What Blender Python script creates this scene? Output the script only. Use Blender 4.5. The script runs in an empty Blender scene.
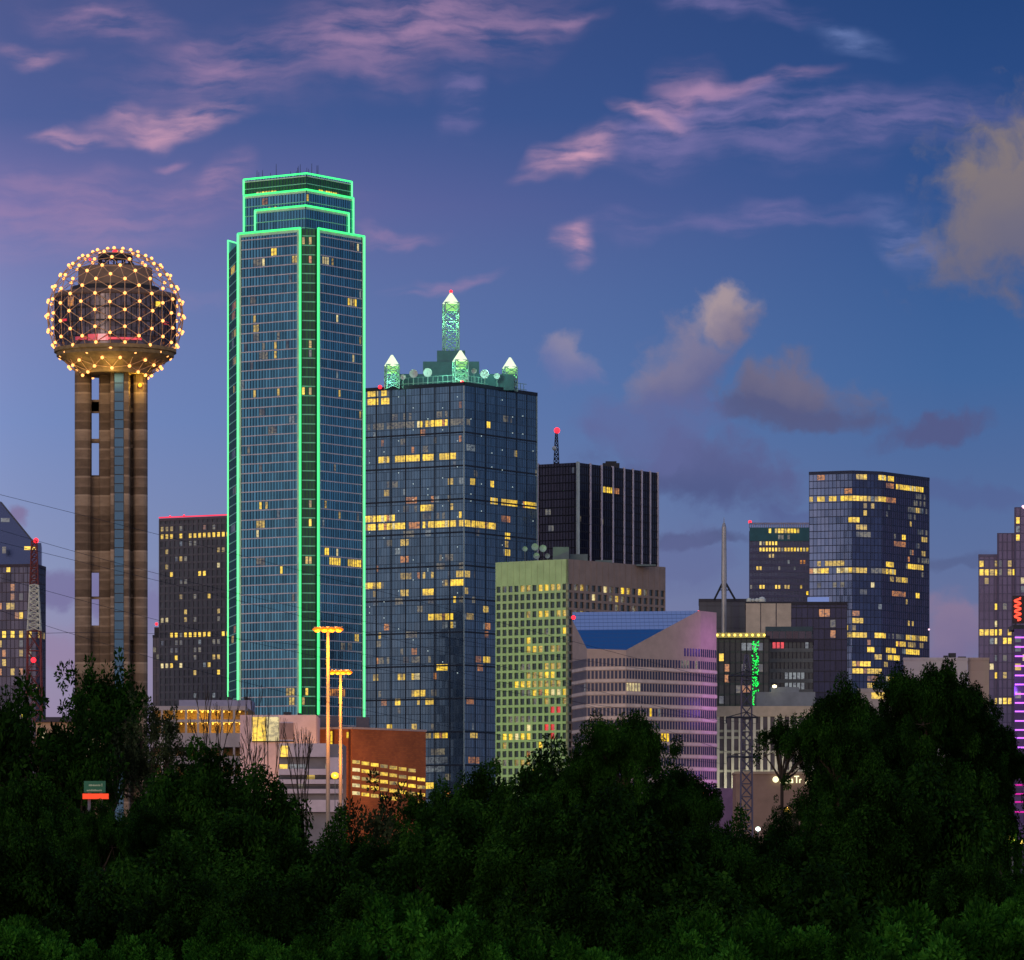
import bpy, math, random
import numpy as np

# ------------------------------------------------------------------ camera, sky, sun, exposure
F, HC, HY = 4940.0, 8.5, 872.0          # focal length in pixels, eye height in metres, horizon row
scene = bpy.context.scene
C = scene.collection
R = math.radians

cam_d = bpy.data.cameras.new('camera')
cam_d.sensor_width = 36.0
cam_d.lens = F * 36.0 / 1024.0
cam_d.shift_y = (HY - 480.0) / 1024.0
cam_d.clip_start = 1.0
cam_d.clip_end = 60000.0
cam = bpy.data.objects.new('camera', cam_d)
C.objects.link(cam)
cam.location = (0, 0, HC)
cam.rotation_euler = (R(90), 0, 0)
scene.camera = cam

scene.view_settings.view_transform = 'Standard'
scene.view_settings.look = 'None'
scene.view_settings.exposure = 0.0
scene.view_settings.gamma = 1.0
scene.cycles.use_denoising = True
scene.cycles.max_bounces = 5
scene.cycles.diffuse_bounces = 2
scene.cycles.glossy_bounces = 3
scene.cycles.sample_clamp_indirect = 4.0
scene.cycles.use_light_tree = True

def srgb(r, g, b):
    f = lambda c: (c / 255 / 12.92) if c <= 10 else ((c / 255 + 0.055) / 1.055) ** 2.4
    return (f(r), f(g), f(b))

class NT:
    """small helper to write node trees as expressions"""
    def __init__(self, tree):
        self.t = tree; self.n = tree.nodes; self.l = tree.links
    def new(self, typ, **kw):
        nd = self.n.new(typ)
        for k, v in kw.items(): setattr(nd, k, v)
        return nd
    def put(self, sock, v):
        if v is None: return
        if isinstance(v, bpy.types.NodeSocket): self.l.new(v, sock)
        elif isinstance(v, (tuple, list)):
            if len(sock.default_value) == 4 and len(v) == 3: v = tuple(v) + (1,)
            sock.default_value = v
        else: sock.default_value = v
    def math(self, op, a, b=None, c=None, clamp=False):
        nd = self.new('ShaderNodeMath', operation=op, use_clamp=clamp)
        for i, v in enumerate((a, b, c)): self.put(nd.inputs[i], v) if v is not None else None
        return nd.outputs[0]
    def vmath(self, op, a, b=None, scale=None):
        nd = self.new('ShaderNodeVectorMath', operation=op)
        self.put(nd.inputs[0], a)
        if b is not None: self.put(nd.inputs[1], b)
        if scale is not None: self.put(nd.inputs[3], scale)
        return nd.outputs['Value'] if op in ('LENGTH', 'DOT_PRODUCT') else nd.outputs[0]
    def mix(self, f, a, b, blend='MIX'):
        nd = self.new('ShaderNodeMix', data_type='RGBA', blend_type=blend)
        self.put(nd.inputs[0], f); self.put(nd.inputs[6], a); self.put(nd.inputs[7], b)
        return nd.outputs[2]
    def noise(self, vec, scale, detail=4, rough=0.5, dist=0, color=False, dim='3D'):
        nd = self.new('ShaderNodeTexNoise', noise_dimensions=dim)
        if vec is not None: self.put(nd.inputs['Vector'], vec)
        nd.inputs['Scale'].default_value = scale; nd.inputs['Detail'].default_value = detail
        nd.inputs['Roughness'].default_value = rough; nd.inputs['Distortion'].default_value = dist
        return nd.outputs['Color' if color else 'Fac']
    def smooth(self, v, a, b, c=0.0, d=1.0, kind='SMOOTHSTEP'):
        nd = self.new('ShaderNodeMapRange', interpolation_type=kind)
        self.put(nd.inputs[0], v)
        for i, x in enumerate((a, b, c, d)): self.put(nd.inputs[i + 1], x)
        return nd.outputs[0]
    def comb(self, x, y, z=0.0):
        nd = self.new('ShaderNodeCombineXYZ')
        for i, v in enumerate((x, y, z)): self.put(nd.inputs[i], v)
        return nd.outputs[0]
    def sep(self, v):
        nd = self.new('ShaderNodeSeparateXYZ'); self.put(nd.inputs[0], v)
        return nd.outputs
    def ramp(self, f, stops, interp='LINEAR'):
        nd = self.new('ShaderNodeValToRGB'); self.put(nd.inputs[0], f)
        cr = nd.color_ramp; cr.interpolation = interp
        while len(cr.elements) < len(stops): cr.elements.new(0.5)
        for e, (p, col) in zip(cr.elements, stops):
            e.position = p; e.color = tuple(col) + (1,)
        return nd.outputs[0]

world = bpy.data.worlds.new('World')
scene.world = world
world.use_nodes = True
world.node_tree.nodes.clear()
W = NT(world.node_tree)
SUN_EL, SUN_AZ = 1.5, 200.0            # afterglow low in the west, behind the viewer
d = W.sep(W.new('ShaderNodeTexCoord').outputs['Generated'])
ay = W.math('MAXIMUM', W.math('ABSOLUTE', d[1]), 0.02)
u = W.math('DIVIDE', d[0], ay)
v = W.math('DIVIDE', d[2], ay)
hx = W.math('MULTIPLY_ADD', u, 49.4, 5.12)      # hundredths of the sky pattern's unit, east side
hy = W.math('MULTIPLY_ADD', v, -49.4, 8.72)
front = W.smooth(d[1], 0.2, 0.7)
P = W.comb(hx, hy, 0.0)
el = W.math('DIVIDE', W.math('SUBTRACT', 8.72, hy), 9.0, clamp=True)
left = W.ramp(el, [(0.0, srgb(158, 124, 150)), (0.22, srgb(156, 144, 174)), (0.34, srgb(142, 152, 190)), (0.50, srgb(124, 144, 196)), (0.64, srgb(124, 134, 186)),
                   (0.74, srgb(124, 118, 172)), (0.84, srgb(82, 98, 154)), (1.0, srgb(78, 88, 140))])
right = W.ramp(el, [(0.0, srgb(124, 116, 146)), (0.22, srgb(116, 118, 154)), (0.36, srgb(92, 112, 158)), (0.55, srgb(66, 102, 156)),
                    (0.75, srgb(50, 84, 142)), (0.9, srgb(42, 74, 130)), (1.0, srgb(36, 68, 122))])
mixx = W.smooth(hx, 0.0, 9.5, kind='LINEAR')
mixx = W.math('POWER', mixx, 0.62)
east = W.mix(mixx, left, right)
# the rest of the dome: blue overhead, warm pink afterglow low in the west
el2 = W.math('MAXIMUM', d[2], 0.0)
dome = W.ramp(el2, [(0.0, (0.72, 0.52, 0.52)), (0.035, (0.48, 0.46, 0.60)), (0.07, (0.26, 0.36, 0.56)), (0.13, (0.12, 0.24, 0.44)), (0.35, (0.15, 0.22, 0.42)), (1.0, (0.07, 0.12, 0.26))])
west = W.smooth(d[1], 0.3, -0.9)
glow = W.mix(W.math('MULTIPLY', west, W.smooth(el2, 0.6, 0.0)), (0, 0, 0), (0.85, 0.60, 0.48))
dome = W.mix(1.0, dome, glow, 'ADD')
# uneven cloud bars in the west, which the glass towers mirror
cb = W.noise(W.comb(W.math('MULTIPLY', d[0], 2.5), W.math('MULTIPLY', d[2], 14.0), d[1]), 2.2, 5, 0.6)
dome = W.mix(W.smooth(cb, 0.42, 0.70, 0.0, 0.55), dome, (0.16, 0.15, 0.24))
# wisps and cumulus of the eastern sky
n1 = W.noise(P, 0.8, 3, 0.5, color=True)
n2 = W.noise(P, 3.6, 5, 0.58, color=True)
off = W.vmath('ADD', W.vmath('SCALE', W.vmath('SUBTRACT', n1, (0.5, 0.5, 0.5)), scale=0.9), W.vmath('SCALE', W.vmath('SUBTRACT', n2, (0.5, 0.5, 0.5)), scale=0.26))
PC = W.vmath('ADD', P, off)                       # cumulus
off2 = W.vmath('ADD', W.vmath('SCALE', W.vmath('SUBTRACT', n1, (0.5, 0.5, 0.5)), scale=1.2), W.vmath('SCALE', W.vmath('SUBTRACT', n2, (0.5, 0.5, 0.5)), scale=0.09))
PW = W.vmath('ADD', P, off2)                      # wisps
mp = W.new('ShaderNodeMapping'); W.put(mp.inputs[0], W.vmath('ADD', P, W.vmath('SCALE', off, scale=0.45)))
mp.inputs['Rotation'].default_value = (0, 0, R(12)); mp.inputs['Scale'].default_value = (0.8, 3.6, 1.0)
fib = W.noise(mp.outputs[0], 1.5, 7, 0.54, 0.0)
fibm = W.smooth(fib, 0.28, 0.76)
cum = W.noise(PC, 2.1, 6, 0.52)
def blob(col, vec, x, y, rx, ry, rot, tint, s, tex=None, soft=0.0):
    m = W.new('ShaderNodeMapping', vector_type='TEXTURE'); W.put(m.inputs[0], vec)
    m.inputs['Location'].default_value = (x / 100, y / 100, 0)
    m.inputs['Rotation'].default_value = (0, 0, R(rot))
    m.inputs['Scale'].default_value = (rx / 100, ry / 100, 10.0)
    r = W.vmath('LENGTH', m.outputs[0])
    k = W.smooth(r, 1.25, soft, 0.0, s)
    if tex is not None: k = W.math('MULTIPLY', k, tex)
    return W.mix(k, col, tint)
def cblob(col, x, y, rx, ry, rot, tint, s, tint2=None):
    # a cumulus: crisp lumpy top, fading base
    m = W.new('ShaderNodeMapping', vector_type='TEXTURE'); W.put(m.inputs[0], PC)
    m.inputs['Location'].default_value = (x / 100, y / 100, 0)
    m.inputs['Rotation'].default_value = (0, 0, R(rot))
    m.inputs['Scale'].default_value = (rx / 100, ry / 100, 10.0)
    r = W.vmath('LENGTH', m.outputs[0])
    e = W.math('ADD', r, W.math('MULTIPLY', W.math('SUBTRACT', cum, 0.5), 1.7))
    k = W.smooth(e, 1.15, 0.40, 0.0, s)
    if tint2 is not None:
        tt = W.smooth(W.sep(m.outputs[0])[1], -0.7, 0.7)
        tint = W.mix(tt, tint, tint2)
    return W.mix(k, col, tint)
sky = east
pink, lil, rose = srgb(208, 158, 182), srgb(128, 118, 170), srgb(176, 138, 174)
for a in [(90, 205, 260, 40, 0, rose, 0.45), (60, 240, 160, 30, 0, rose, 0.35), (100, 22, 90, 30, 5, rose, 0.75), (28, 62, 45, 14, 10, pink, 0.6),
          (215, 62, 55, 30, -20, rose, 0.6), (330, 50, 250, 55, -10, rose, 0.45), (430, 30, 160, 50, -14, rose, 0.7), (228, 182, 40, 26, -20, rose, 0.75),
          (395, 228, 60, 10, 5, rose, 0.6), (440, 277, 60, 8, 3, rose, 0.55), (465, 98, 24, 36, 10, lil, 0.7), (820, 130, 260, 42, -4, lil, 0.85),
          (690, 120, 150, 30, -15, lil, 0.95), (770, 85, 80, 16, -12, rose, 0.6), (845, 32, 60, 16, 12, srgb(112, 130, 184), 0.8), (900, 238, 70, 22, 30, srgb(120, 128, 180), 0.8),
          (770, 222, 100, 18, -5, lil, 0.7), (640, 235, 80, 20, -6, lil, 0.5), (730, 5, 90, 16, 4, lil, 0.8), (150, 320, 120, 14, 0, rose, 0.3), (560, 8, 50, 10, 0, rose, 0.5)]:
    sky = blob(sky, PW, *a, tex=fibm)
for a in [(170, 118, 85, 20, -3, pink, 1.0), (72, 134, 46, 12, 8, pink, 0.9), (160, 158, 26, 8, 0, rose, 0.6), (566, 152, 58, 26, -24, pink, 1.0), (655, 112, 48, 12, 20, pink, 0.75), (700, 98, 60, 12, -14, rose, 0.7),
          (572, 262, 20, 28, 30, pink, 1.0), (690, 90, 30, 34, 10, rose, 0.5)]:
    sky = blob(sky, PW, *a, tex=W.smooth(fib, 0.26, 0.70))
tan, tgr, pur, dk = srgb(150, 134, 136), srgb(112, 106, 126), srgb(100, 98, 136), srgb(78, 84, 124)
for a in [(1015, 208, 110, 95, -20, srgb(134, 122, 122), 0.95, srgb(104, 104, 130)), (728, 328, 46, 30, -25, srgb(168, 150, 156), 0.95, srgb(118, 112, 140)), (676, 368, 62, 40, -30, srgb(134, 126, 152), 0.85, srgb(100, 102, 144)),
          (574, 356, 34, 32, 0, srgb(150, 140, 164), 0.7, srgb(108, 116, 166)), (792, 390, 74, 32, 4, srgb(114, 108, 132), 0.92, srgb(90, 92, 128)), (795, 412, 100, 16, 2, srgb(86, 92, 132), 0.85, None),
          (925, 428, 66, 20, -6, srgb(84, 90, 134), 0.9, None), (700, 465, 110, 40, 12, srgb(92, 96, 142), 0.85, srgb(80, 88, 134)), (650, 420, 80, 40, 0, srgb(98, 106, 156), 0.6, None),
          (700, 536, 70, 9, 0, dk, 0.7, None), (900, 500, 200, 18, -2, srgb(84, 92, 142), 0.4, None), (955, 650, 56, 44, 0, srgb(138, 120, 150), 0.85, srgb(120, 108, 146)), (960, 570, 60, 10, 0, dk, 0.4, None),
          (14, 505, 16, 12, -25, srgb(128, 110, 150), 0.75, None), (60, 600, 110, 24, -4, srgb(118, 112, 156), 0.8, None), (30, 655, 130, 20, 0, srgb(150, 124, 158), 0.5, None), (160, 610, 90, 24, 0, srgb(120, 112, 158), 0.6, None), (690, 560, 60, 40, 0, srgb(98, 104, 150), 0.5, None)]:
    x, y, rx, ry, rot, t1, s, t2 = a
    sky = cblob(sky, x, y, rx, ry, rot, t1, s, t2)
nish = W.new('ShaderNodeTexSky', sky_type='NISHITA', sun_disc=False)
nish.sun_elevation = R(SUN_EL); nish.sun_rotation = R(SUN_AZ)
full = W.mix(front, dome, sky)
bg1 = W.new('ShaderNodeBackground'); W.put(bg1.inputs[0], full); bg1.inputs[1].default_value = 1.0
bg2 = W.new('ShaderNodeBackground'); W.put(bg2.inputs[0], nish.outputs[0]); W.put(bg2.inputs[1], W.math('MULTIPLY', W.math('SUBTRACT', 1.0, front), 0.05))
add = W.new('ShaderNodeAddShader'); W.l.new(bg1.outputs[0], add.inputs[0]); W.l.new(bg2.outputs[0], add.inputs[1])
wo = W.new('ShaderNodeOutputWorld'); W.l.new(add.outputs[0], wo.inputs[0])

sun_d = bpy.data.lights.new('sun', 'SUN')
sun_d.energy = 0.38; sun_d.angle = R(18); sun_d.color = (1.0, 0.74, 0.50)
sun = bpy.data.objects.new('sun', sun_d); C.objects.link(sun)
sun.rotation_euler = (R(84), 0, R(-20))      # shines towards the east, a little to the right

def lamp(name, kind, loc, col, watts, target=None, size=60, radius=1.0, blend=0.6):
    ld = bpy.data.lights.new(name, kind); ld.energy = watts; ld.color = col
    ld.shadow_soft_size = radius
    if kind == 'SPOT': ld.spot_size = R(size); ld.spot_blend = blend
    o = bpy.data.objects.new(name, ld); C.objects.link(o); o.location = loc
    if target is not None:
        from mathutils import Vector
        o.rotation_euler = (Vector(target) - Vector(loc)).to_track_quat('-Z', 'Y').to_euler()
    return o

# ------------------------------------------------------------------ measuring
def X(px, D): return (px - 512.0) / F * D
def Z(py, D): return HC + (HY - py) / F * D

class Face:
    """a vertical wall seen from a (left end) to b (right end)"""
    def __init__(s, a, b):
        s.a = np.array(a[:2], float); s.b = np.array(b[:2], float)
        s.L = float(np.linalg.norm(s.b - s.a)); s.d = (s.b - s.a) / s.L
        s.n = np.array((s.d[1], -s.d[0]))
    def pt(s, t, off=0.0): return s.a + s.d * t + s.n * off
    def t(s, px):
        k = (px - 512.0) / F
        return (k * s.a[1] - s.a[0]) / (s.d[0] - k * s.d[1])
    def z(s, t, py): return Z(py, s.pt(t)[1])

def reach(c, dr, px):
    k = (px - 512.0) / F
    return (k * c[1] - c[0]) / (dr[0] - k * dr[1])

def corner_plan(pxC, D, ang, pxL, pxR):
    a = R(ang); c = np.array((X(pxC, D), D)); dl = np.array((-math.cos(a), math.sin(a))); dr = np.array((math.sin(a), math.cos(a)))
    l = c + dl * reach(c, dl, pxL); r = c + dr * reach(c, dr, pxR)
    return [l, c, r, l + (r - c)]

# ------------------------------------------------------------------ mesh building
class MB:
    def __init__(s): s.v = []; s.f = []; s.m = []; s.uv = []
    def quad(s, p, mat=0, uv=None):
        i = len(s.v); s.v += [tuple(map(float, q)) for q in p]; s.f.append(tuple(range(i, i + len(p)))); s.m.append(mat)
        s.uv += uv if uv else [(0.37, 0.41)] * len(p)
    def hexa(s, b, t, mat=0):
        b = [tuple(map(float, q)) for q in b]; t = [tuple(map(float, q)) for q in t]; n = len(b)
        i = len(s.v); s.v += b + t
        fs = [tuple(i + k for k in reversed(range(n))), tuple(i + n + k for k in range(n))]
        for k in range(n):
            j = (k + 1) % n; fs.append((i + k, i + j, i + n + j, i + n + k))
        for f in fs:
            s.f.append(f); s.m.append(mat); s.uv += [(0.37, 0.41)] * len(f)
    def box(s, x0, x1, y0, y1, z0, z1, mat=0):
        s.hexa([(x0, y0, z0), (x1, y0, z0), (x1, y1, z0), (x0, y1, z0)], [(x0, y0, z1), (x1, y0, z1), (x1, y1, z1), (x0, y1, z1)], mat)
    def slab(s, f, t0, t1, z0, z1, o0, o1, mat=0, dz=0.0):
        a, b, c, e = f.pt(t0, o1), f.pt(t1, o1), f.pt(t1, o0), f.pt(t0, o0)
        s.hexa([(*a, z0), (*b, z0 + dz), (*c, z0 + dz), (*e, z0)], [(*a, z1), (*b, z1 + dz), (*c, z1 + dz), (*e, z1)], mat)
    def prism(s, poly, z0, z1, mat=0, top=None):
        n = len(poly)
        for k in range(n):
            a, b = poly[k], poly[(k + 1) % n]; L = float(np.linalg.norm(np.array(b) - np.array(a)))
            s.quad([(*a, z0), (*b, z0), (*b, z1), (*a, z1)], mat, [(0, z0), (L, z0), (L, z1), (0, z1)])
        s.quad([(*p, z1) for p in poly], mat if top is None else top)
        s.quad([(*p, z0) for p in reversed(poly)], mat if top is None else top)
    def tube(s, p, q, r0, r1=None, n=6, mat=0):
        r1 = r0 if r1 is None else r1
        p = np.array(p, float); q = np.array(q, float); d = q - p; L = np.linalg.norm(d)
        if L < 1e-6: return
        d /= L; a = np.cross(d, (0, 0, 1.0) if abs(d[2]) < 0.9 else (1.0, 0, 0)); a /= np.linalg.norm(a); b = np.cross(d, a)
        cs = [(math.cos(2 * math.pi * k / n), math.sin(2 * math.pi * k / n)) for k in range(n)]
        s.hexa([p + (a * x + b * y) * r0 for x, y in cs], [q + (a * x + b * y) * r1 for x, y in cs], mat)
    def lathe(s, cx, cy, prof, n=32, mat=0):
        i = len(s.v)
        for r, z in prof:
            for k in range(n):
                a = 2 * math.pi * k / n; s.v.append((cx + r * math.cos(a), cy + r * math.sin(a), z))
        for j in range(len(prof) - 1):
            for k in range(n):
                k2 = (k + 1) % n
                s.f.append((i + j * n + k, i + j * n + k2, i + (j + 1) * n + k2, i + (j + 1) * n + k)); s.m.append(mat); s.uv += [(0.37, 0.41)] * 4
    def ball(s, c, r, mat=0, n=8, sx=1, sz=1):
        m = max(4, n // 2 + 1)
        s.lathe(c[0], c[1], [(max(r * sx * math.sin(math.pi * j / m), 1e-3), c[2] - r * sz * math.cos(math.pi * j / m)) for j in range(m + 1)], n, mat)
    def build(s, name, mats, parent=None, smooth=False, origin=None, **props):
        me = bpy.data.meshes.new(name)
        org = np.array(parent_org(parent) if origin is None else origin, float)
        vs = np.array(s.v, float).reshape(-1, 3) - org
        me.from_pydata([tuple(x) for x in vs], [], s.f)
        uvl = me.uv_layers.new(name='UVMap')
        uvl.data.foreach_set('uv', np.array(s.uv, 'f').ravel())
        for m in (mats if isinstance(mats, (list, tuple)) else [mats]): me.materials.append(m)
        me.polygons.foreach_set('material_index', s.m)
        if smooth: me.polygons.foreach_set('use_smooth', [True] * len(s.f))
        me.update()
        o = bpy.data.objects.new(name, me); C.objects.link(o)
        if parent is not None:
            o.parent = parent; o.location = tuple(org - np.array(parent_org(parent)))
        else: o.location = tuple(org)
        for k, val in props.items(): o[k] = val
        return o

def parent_org(p):
    z = np.zeros(3)
    while p is not None: z += np.array(p.location); p = p.parent
    return z

def thing(name, label, cat, loc, group=None):
    o = bpy.data.objects.new(name, None); C.objects.link(o); o.location = loc; o.empty_display_size = 1
    o['label'] = label; o['category'] = cat
    if group: o['group'] = group
    return o
def tag(o, label, cat, group=None):
    o['label'] = label; o['category'] = cat
    if group: o['group'] = group
    return o

# ------------------------------------------------------------------ materials
def mat(name, col, rough=0.8, metal=0.0, var=0.15, scale=0.3, spec=0.3, bump=0.0):
    m = bpy.data.materials.new(name); m.use_nodes = True; t = NT(m.node_tree); bs = m.node_tree.nodes['Principled BSDF']
    tc = t.new('ShaderNodeTexCoord').outputs['Object']
    n = t.noise(tc, scale, 6, 0.6); k = t.smooth(n, 0.3, 0.7, 1 - var, 1 + var, 'LINEAR')
    c = t.vmath('SCALE', tuple(col), scale=k)
    t.put(bs.inputs['Base Color'], c)
    bs.inputs['Roughness'].default_value = rough; bs.inputs['Metallic'].default_value = metal; bs.inputs['Specular IOR Level'].default_value = spec
    return m

def glass(name, col, bay, fl, rough=0.12, metal=0.85, var=0.35, jit=0.012, tint=None, amb=0.0):
    m = bpy.data.materials.new(name); m.use_nodes = True; t = NT(m.node_tree); bs = m.node_tree.nodes['Principled BSDF']
    uv = t.new('ShaderNodeUVMap').outputs[0]
    cell = t.vmath('FLOOR', t.vmath('DIVIDE', uv, (bay, fl, 1)))
    wn = t.new('ShaderNodeTexWhiteNoise', noise_dimensions='3D'); t.put(wn.inputs[0], cell)
    big = t.noise(uv, 0.05, 3, 0.5)
    flr = t.new('ShaderNodeTexWhiteNoise', noise_dimensions='1D'); t.put(flr.inputs['W'], t.sep(cell)[1])
    k = t.math('ADD', t.math('MULTIPLY', wn.outputs[0], var), t.math('MULTIPLY', flr.outputs[0], var * 0.5))
    k = t.math('ADD', k, t.math('MULTIPLY', big, var * 1.2)); k = t.math('ADD', k, 1 - var * 1.35)
    t.put(bs.inputs['Base Color'], t.vmath('SCALE', tuple(col), scale=k))
    g = t.new('ShaderNodeNewGeometry').outputs['Normal']
    nn = t.vmath('ADD', g, t.vmath('SCALE', t.vmath('SUBTRACT', wn.outputs['Color'], (0.5, 0.5, 0.5)), scale=jit * 2))
    t.put(bs.inputs['Normal'], t.vmath('NORMALIZE', nn))
    bs.inputs['Roughness'].default_value = rough; bs.inputs['Metallic'].default_value = metal
    return m

def emis(name, col, s, sample=True):
    m = bpy.data.materials.new(name); m.use_nodes = True; bs = m.node_tree.nodes['Principled BSDF']
    bs.inputs['Base Color'].default_value = (*[min(1, c * 0.6) for c in col], 1); bs.inputs['Emission Color'].default_value = (*col, 1)
    bs.inputs['Emission Strength'].default_value = s; bs.inputs['Roughness'].default_value = 0.4
    if not sample: m.cycles.emission_sampling = 'NONE'
    return m

def room(name, col, s, lo=0.35, hi=1.25, contrast=0.5):
    """a lit office behind its pane: ceiling lights, blinds and furniture break the light up"""
    m = bpy.data.materials.new(name); m.use_nodes = True; t = NT(m.node_tree); bs = m.node_tree.nodes['Principled BSDF']
    tc = t.new('ShaderNodeTexCoord').outputs['Object']
    pos = t.new('ShaderNodeNewGeometry').outputs['Position']
    a = t.noise(pos, 0.11, 2, 0.5); b = t.noise(t.vmath('MULTIPLY', pos, (1.0, 1.0, 1.7)), 0.75, 3, 0.7)
    k = t.math('MULTIPLY', t.smooth(a, 0.32, 0.62, lo, hi), t.smooth(b, 0.36, 0.56, 1 - contrast, 1.1))
    t.put(bs.inputs['Emission Color'], tuple(col)); t.put(bs.inputs['Emission Strength'], t.math('MULTIPLY', k, s))
    bs.inputs['Base Color'].default_value = (0.08, 0.11, 0.16, 1); bs.inputs['Roughness'].default_value = 0.15; bs.inputs['Metallic'].default_value = 0.8
    m.cycles.emission_sampling = 'NONE'
    return m

ROOM = {'Y': room('bright office light', (1.0, 0.63, 0.02), 1.15, 0.55, 1.15, 0.55), 'y': room('office light', (0.85, 0.55, 0.06), 0.75, 0.3, 1.0, 0.7),
        'W': room('pale office light', (1.0, 0.80, 0.32), 0.8, 0.5, 1.1, 0.5), 'O': room('orange office light', (1.0, 0.36, 0.04), 0.5, 0.3, 1.1, 0.85),
        'd': room('dim office light', (0.40, 0.33, 0.16), 0.42, 0.05, 0.9, 0.95), 'R': room('red neon light', (1.0, 0.02, 0.01), 0.8, 0.6, 1.1, 0.4),
        'w': room('soft cool light', (0.45, 0.52, 0.50), 0.32, 0.2, 1.0, 0.9)}
RK = list(ROOM)
NEON = emis('mint neon tube', (0.05, 1.0, 0.20), 1.8)
NEONW = emis('pale mint neon tube', (0.13, 1.0, 0.33), 1.4)
NEONG = emis('green neon tube', (0.02, 1.0, 0.12), 1.2)
REDL = emis('red beacon glass', (1.0, 0.02, 0.035), 2.6)
REDT = emis('red neon tube', (1.0, 0.03, 0.07), 1.1)
BULB = emis('warm bulb glass', (1.0, 0.38, 0.10), 3.0)
CAPW = emis('cap with built in glow', (0.85, 1.0, 0.66), 1.0)  # caps are no lamps: their floodlight is given as emission
SOD = emis('sodium lamp lens', (1.0, 0.30, 0.02), 2.9)
SOD_HALO = emis('orange lamp halo', (1.0, 0.22, 0.0), 0.95, False)  # glowing ring added round each lamp head for an orange halo
WARMW = emis('warm white lamp', (1.0, 0.85, 0.45), 6.0)
PINKN = emis('violet neon tube', (0.62, 0.16, 1.0), 1.5)
PINKD = emis('magenta neon tube', (0.8, 0.02, 0.4), 0.8)
DARKM = mat('dark painted metal', (0.03, 0.035, 0.045), 0.5, 0.3)
STEEL = mat('weathered galvanised steel', (0.16, 0.17, 0.20), 0.5, 0.5)
ROOFM = mat('tar and gravel roof', (0.10, 0.10, 0.11), 0.9)
MINTM = mat('steel tinted with green lamp light', (0.35, 0.62, 0.52), 0.5)  # green light on the roof is put into this steel colour
TEALB = mat('green plant room cladding', (0.07, 0.18, 0.19), 0.6)
DISH = mat('white dish enamel', (0.62, 0.68, 0.62), 0.5)

# ------------------------------------------------------------------ buildings
class Bld:
    def __init__(s, name, label, poly, cat='skyscraper', group=None):
        s.poly = [np.array(p, float) for p in poly]
        c = sum(s.poly) / len(s.poly)
        s.root = thing(name, label, cat, (c[0], c[1], 0.0), group)
        s.cells = {}
    def face(s, i): return Face(s.poly[i], s.poly[(i + 1) % len(s.poly)])
    def part(s, mb, name, mats, **kw): return mb.build(name, mats, s.root, **kw)
    def body(s, m, z1, z0=0.0, name='wall', top=None, poly=None):
        mb = MB(); mb.prism(poly or s.poly, z0, z1, 0, 1); return s.part(mb, name, [m, top or ROOFM])
    def lit(s, g, spans):
        """g = (face, zbase, bay, floor, frac_lo, frac_hi, margin); spans of (px0, px1, py, kind)"""
        f, zb, bay, fl = g[:4]; nb = int(round(f.L / bay))
        for sp in spans:
            p0, p1, py, k = sp
            t0, t1 = f.t(p0), f.t(p1)
            if t1 < 0 or t0 > f.L: continue
            b0 = max(0, int(round(t0 / bay))); b1 = min(nb, max(b0 + 1, int(round(t1 / bay))))
            r = int((f.z((t0 + t1) / 2, py) - zb) / fl)
            h = random.Random(int(p0 * 7 + py * 13))
            for b in range(b0, b1):
                kk = k
                if b1 - b0 > 2 and k == 'Y' and h.random() < 0.22: kk = h.choice(['y', 'y', 'd', 'O', 'W', 'W'])
                if b1 - b0 > 2 and k in 'dy' and h.random() < 0.25: continue
                s.cells[(id(f), b, r)] = (g, b, r, kk)
    def sprinkle(s, g, n, kinds, seed, z0=0, z1=None, run=2):
        rnd = random.Random(seed); f, zb, bay, fl = g[:4]; nb = int(round(f.L / bay)); nr = int((z1 - zb) / fl)
        for _ in range(n):
            r = rnd.randrange(max(0, int((z0 - zb) / fl)), nr); b = rnd.randrange(nb); k = rnd.choice(kinds)
            for j in range(rnd.randint(1, run)):
                if b + j < nb: s.cells.setdefault((id(f), b + j, r), (g, b + j, r, k))
    def dark(s, g, z0, z1, skip=()):
        f, zb, bay, fl = g[:4]
        for b in range(int(round(f.L / bay))):
            if b in skip: continue
            for r in range(int(round((z0 - zb) / fl)), int(round((z1 - zb) / fl))):
                s.cells.setdefault((id(f), b, r), (g, b, r, '-'))
    def flush(s, dark_mat=None, limit=100):
        items = list(s.cells.values()); items.sort(key=lambda c: (c[3] == '-', c[3] in 'dw', -c[2]))
        keep = (dark_mat,) if dark_mat else ()
        rest = MB(); nrest = 0
        for n, (g, b, r, k) in enumerate(items):
            f, zb, bay, fl, lo, hi, mg = g; z0, z1 = zb + (r + lo) * fl, zb + (r + hi) * fl
            nb = int(round(f.L / bay)); bw = f.L / nb
            tgt = MB() if n < limit else rest
            mi = 0 if n < limit else (len(RK) if k == '-' else RK.index(k))
            tgt.slab(f, b * bw + mg, (b + 1) * bw - mg, z0, z1, -0.25, 0.05, mi)
            if n < limit:
                c = f.pt((b + 0.5) * bw)
                tgt.build('window' if k == '-' else 'lit_window', dark_mat if k == '-' else ROOM[k], s.root, origin=(c[0], c[1], z0))
            else: nrest += 1
        if nrest: rest.build('window_rows', [ROOM[k] for k in RK] + [dark_mat or DARKM], s.root, kind='stuff')

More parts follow.
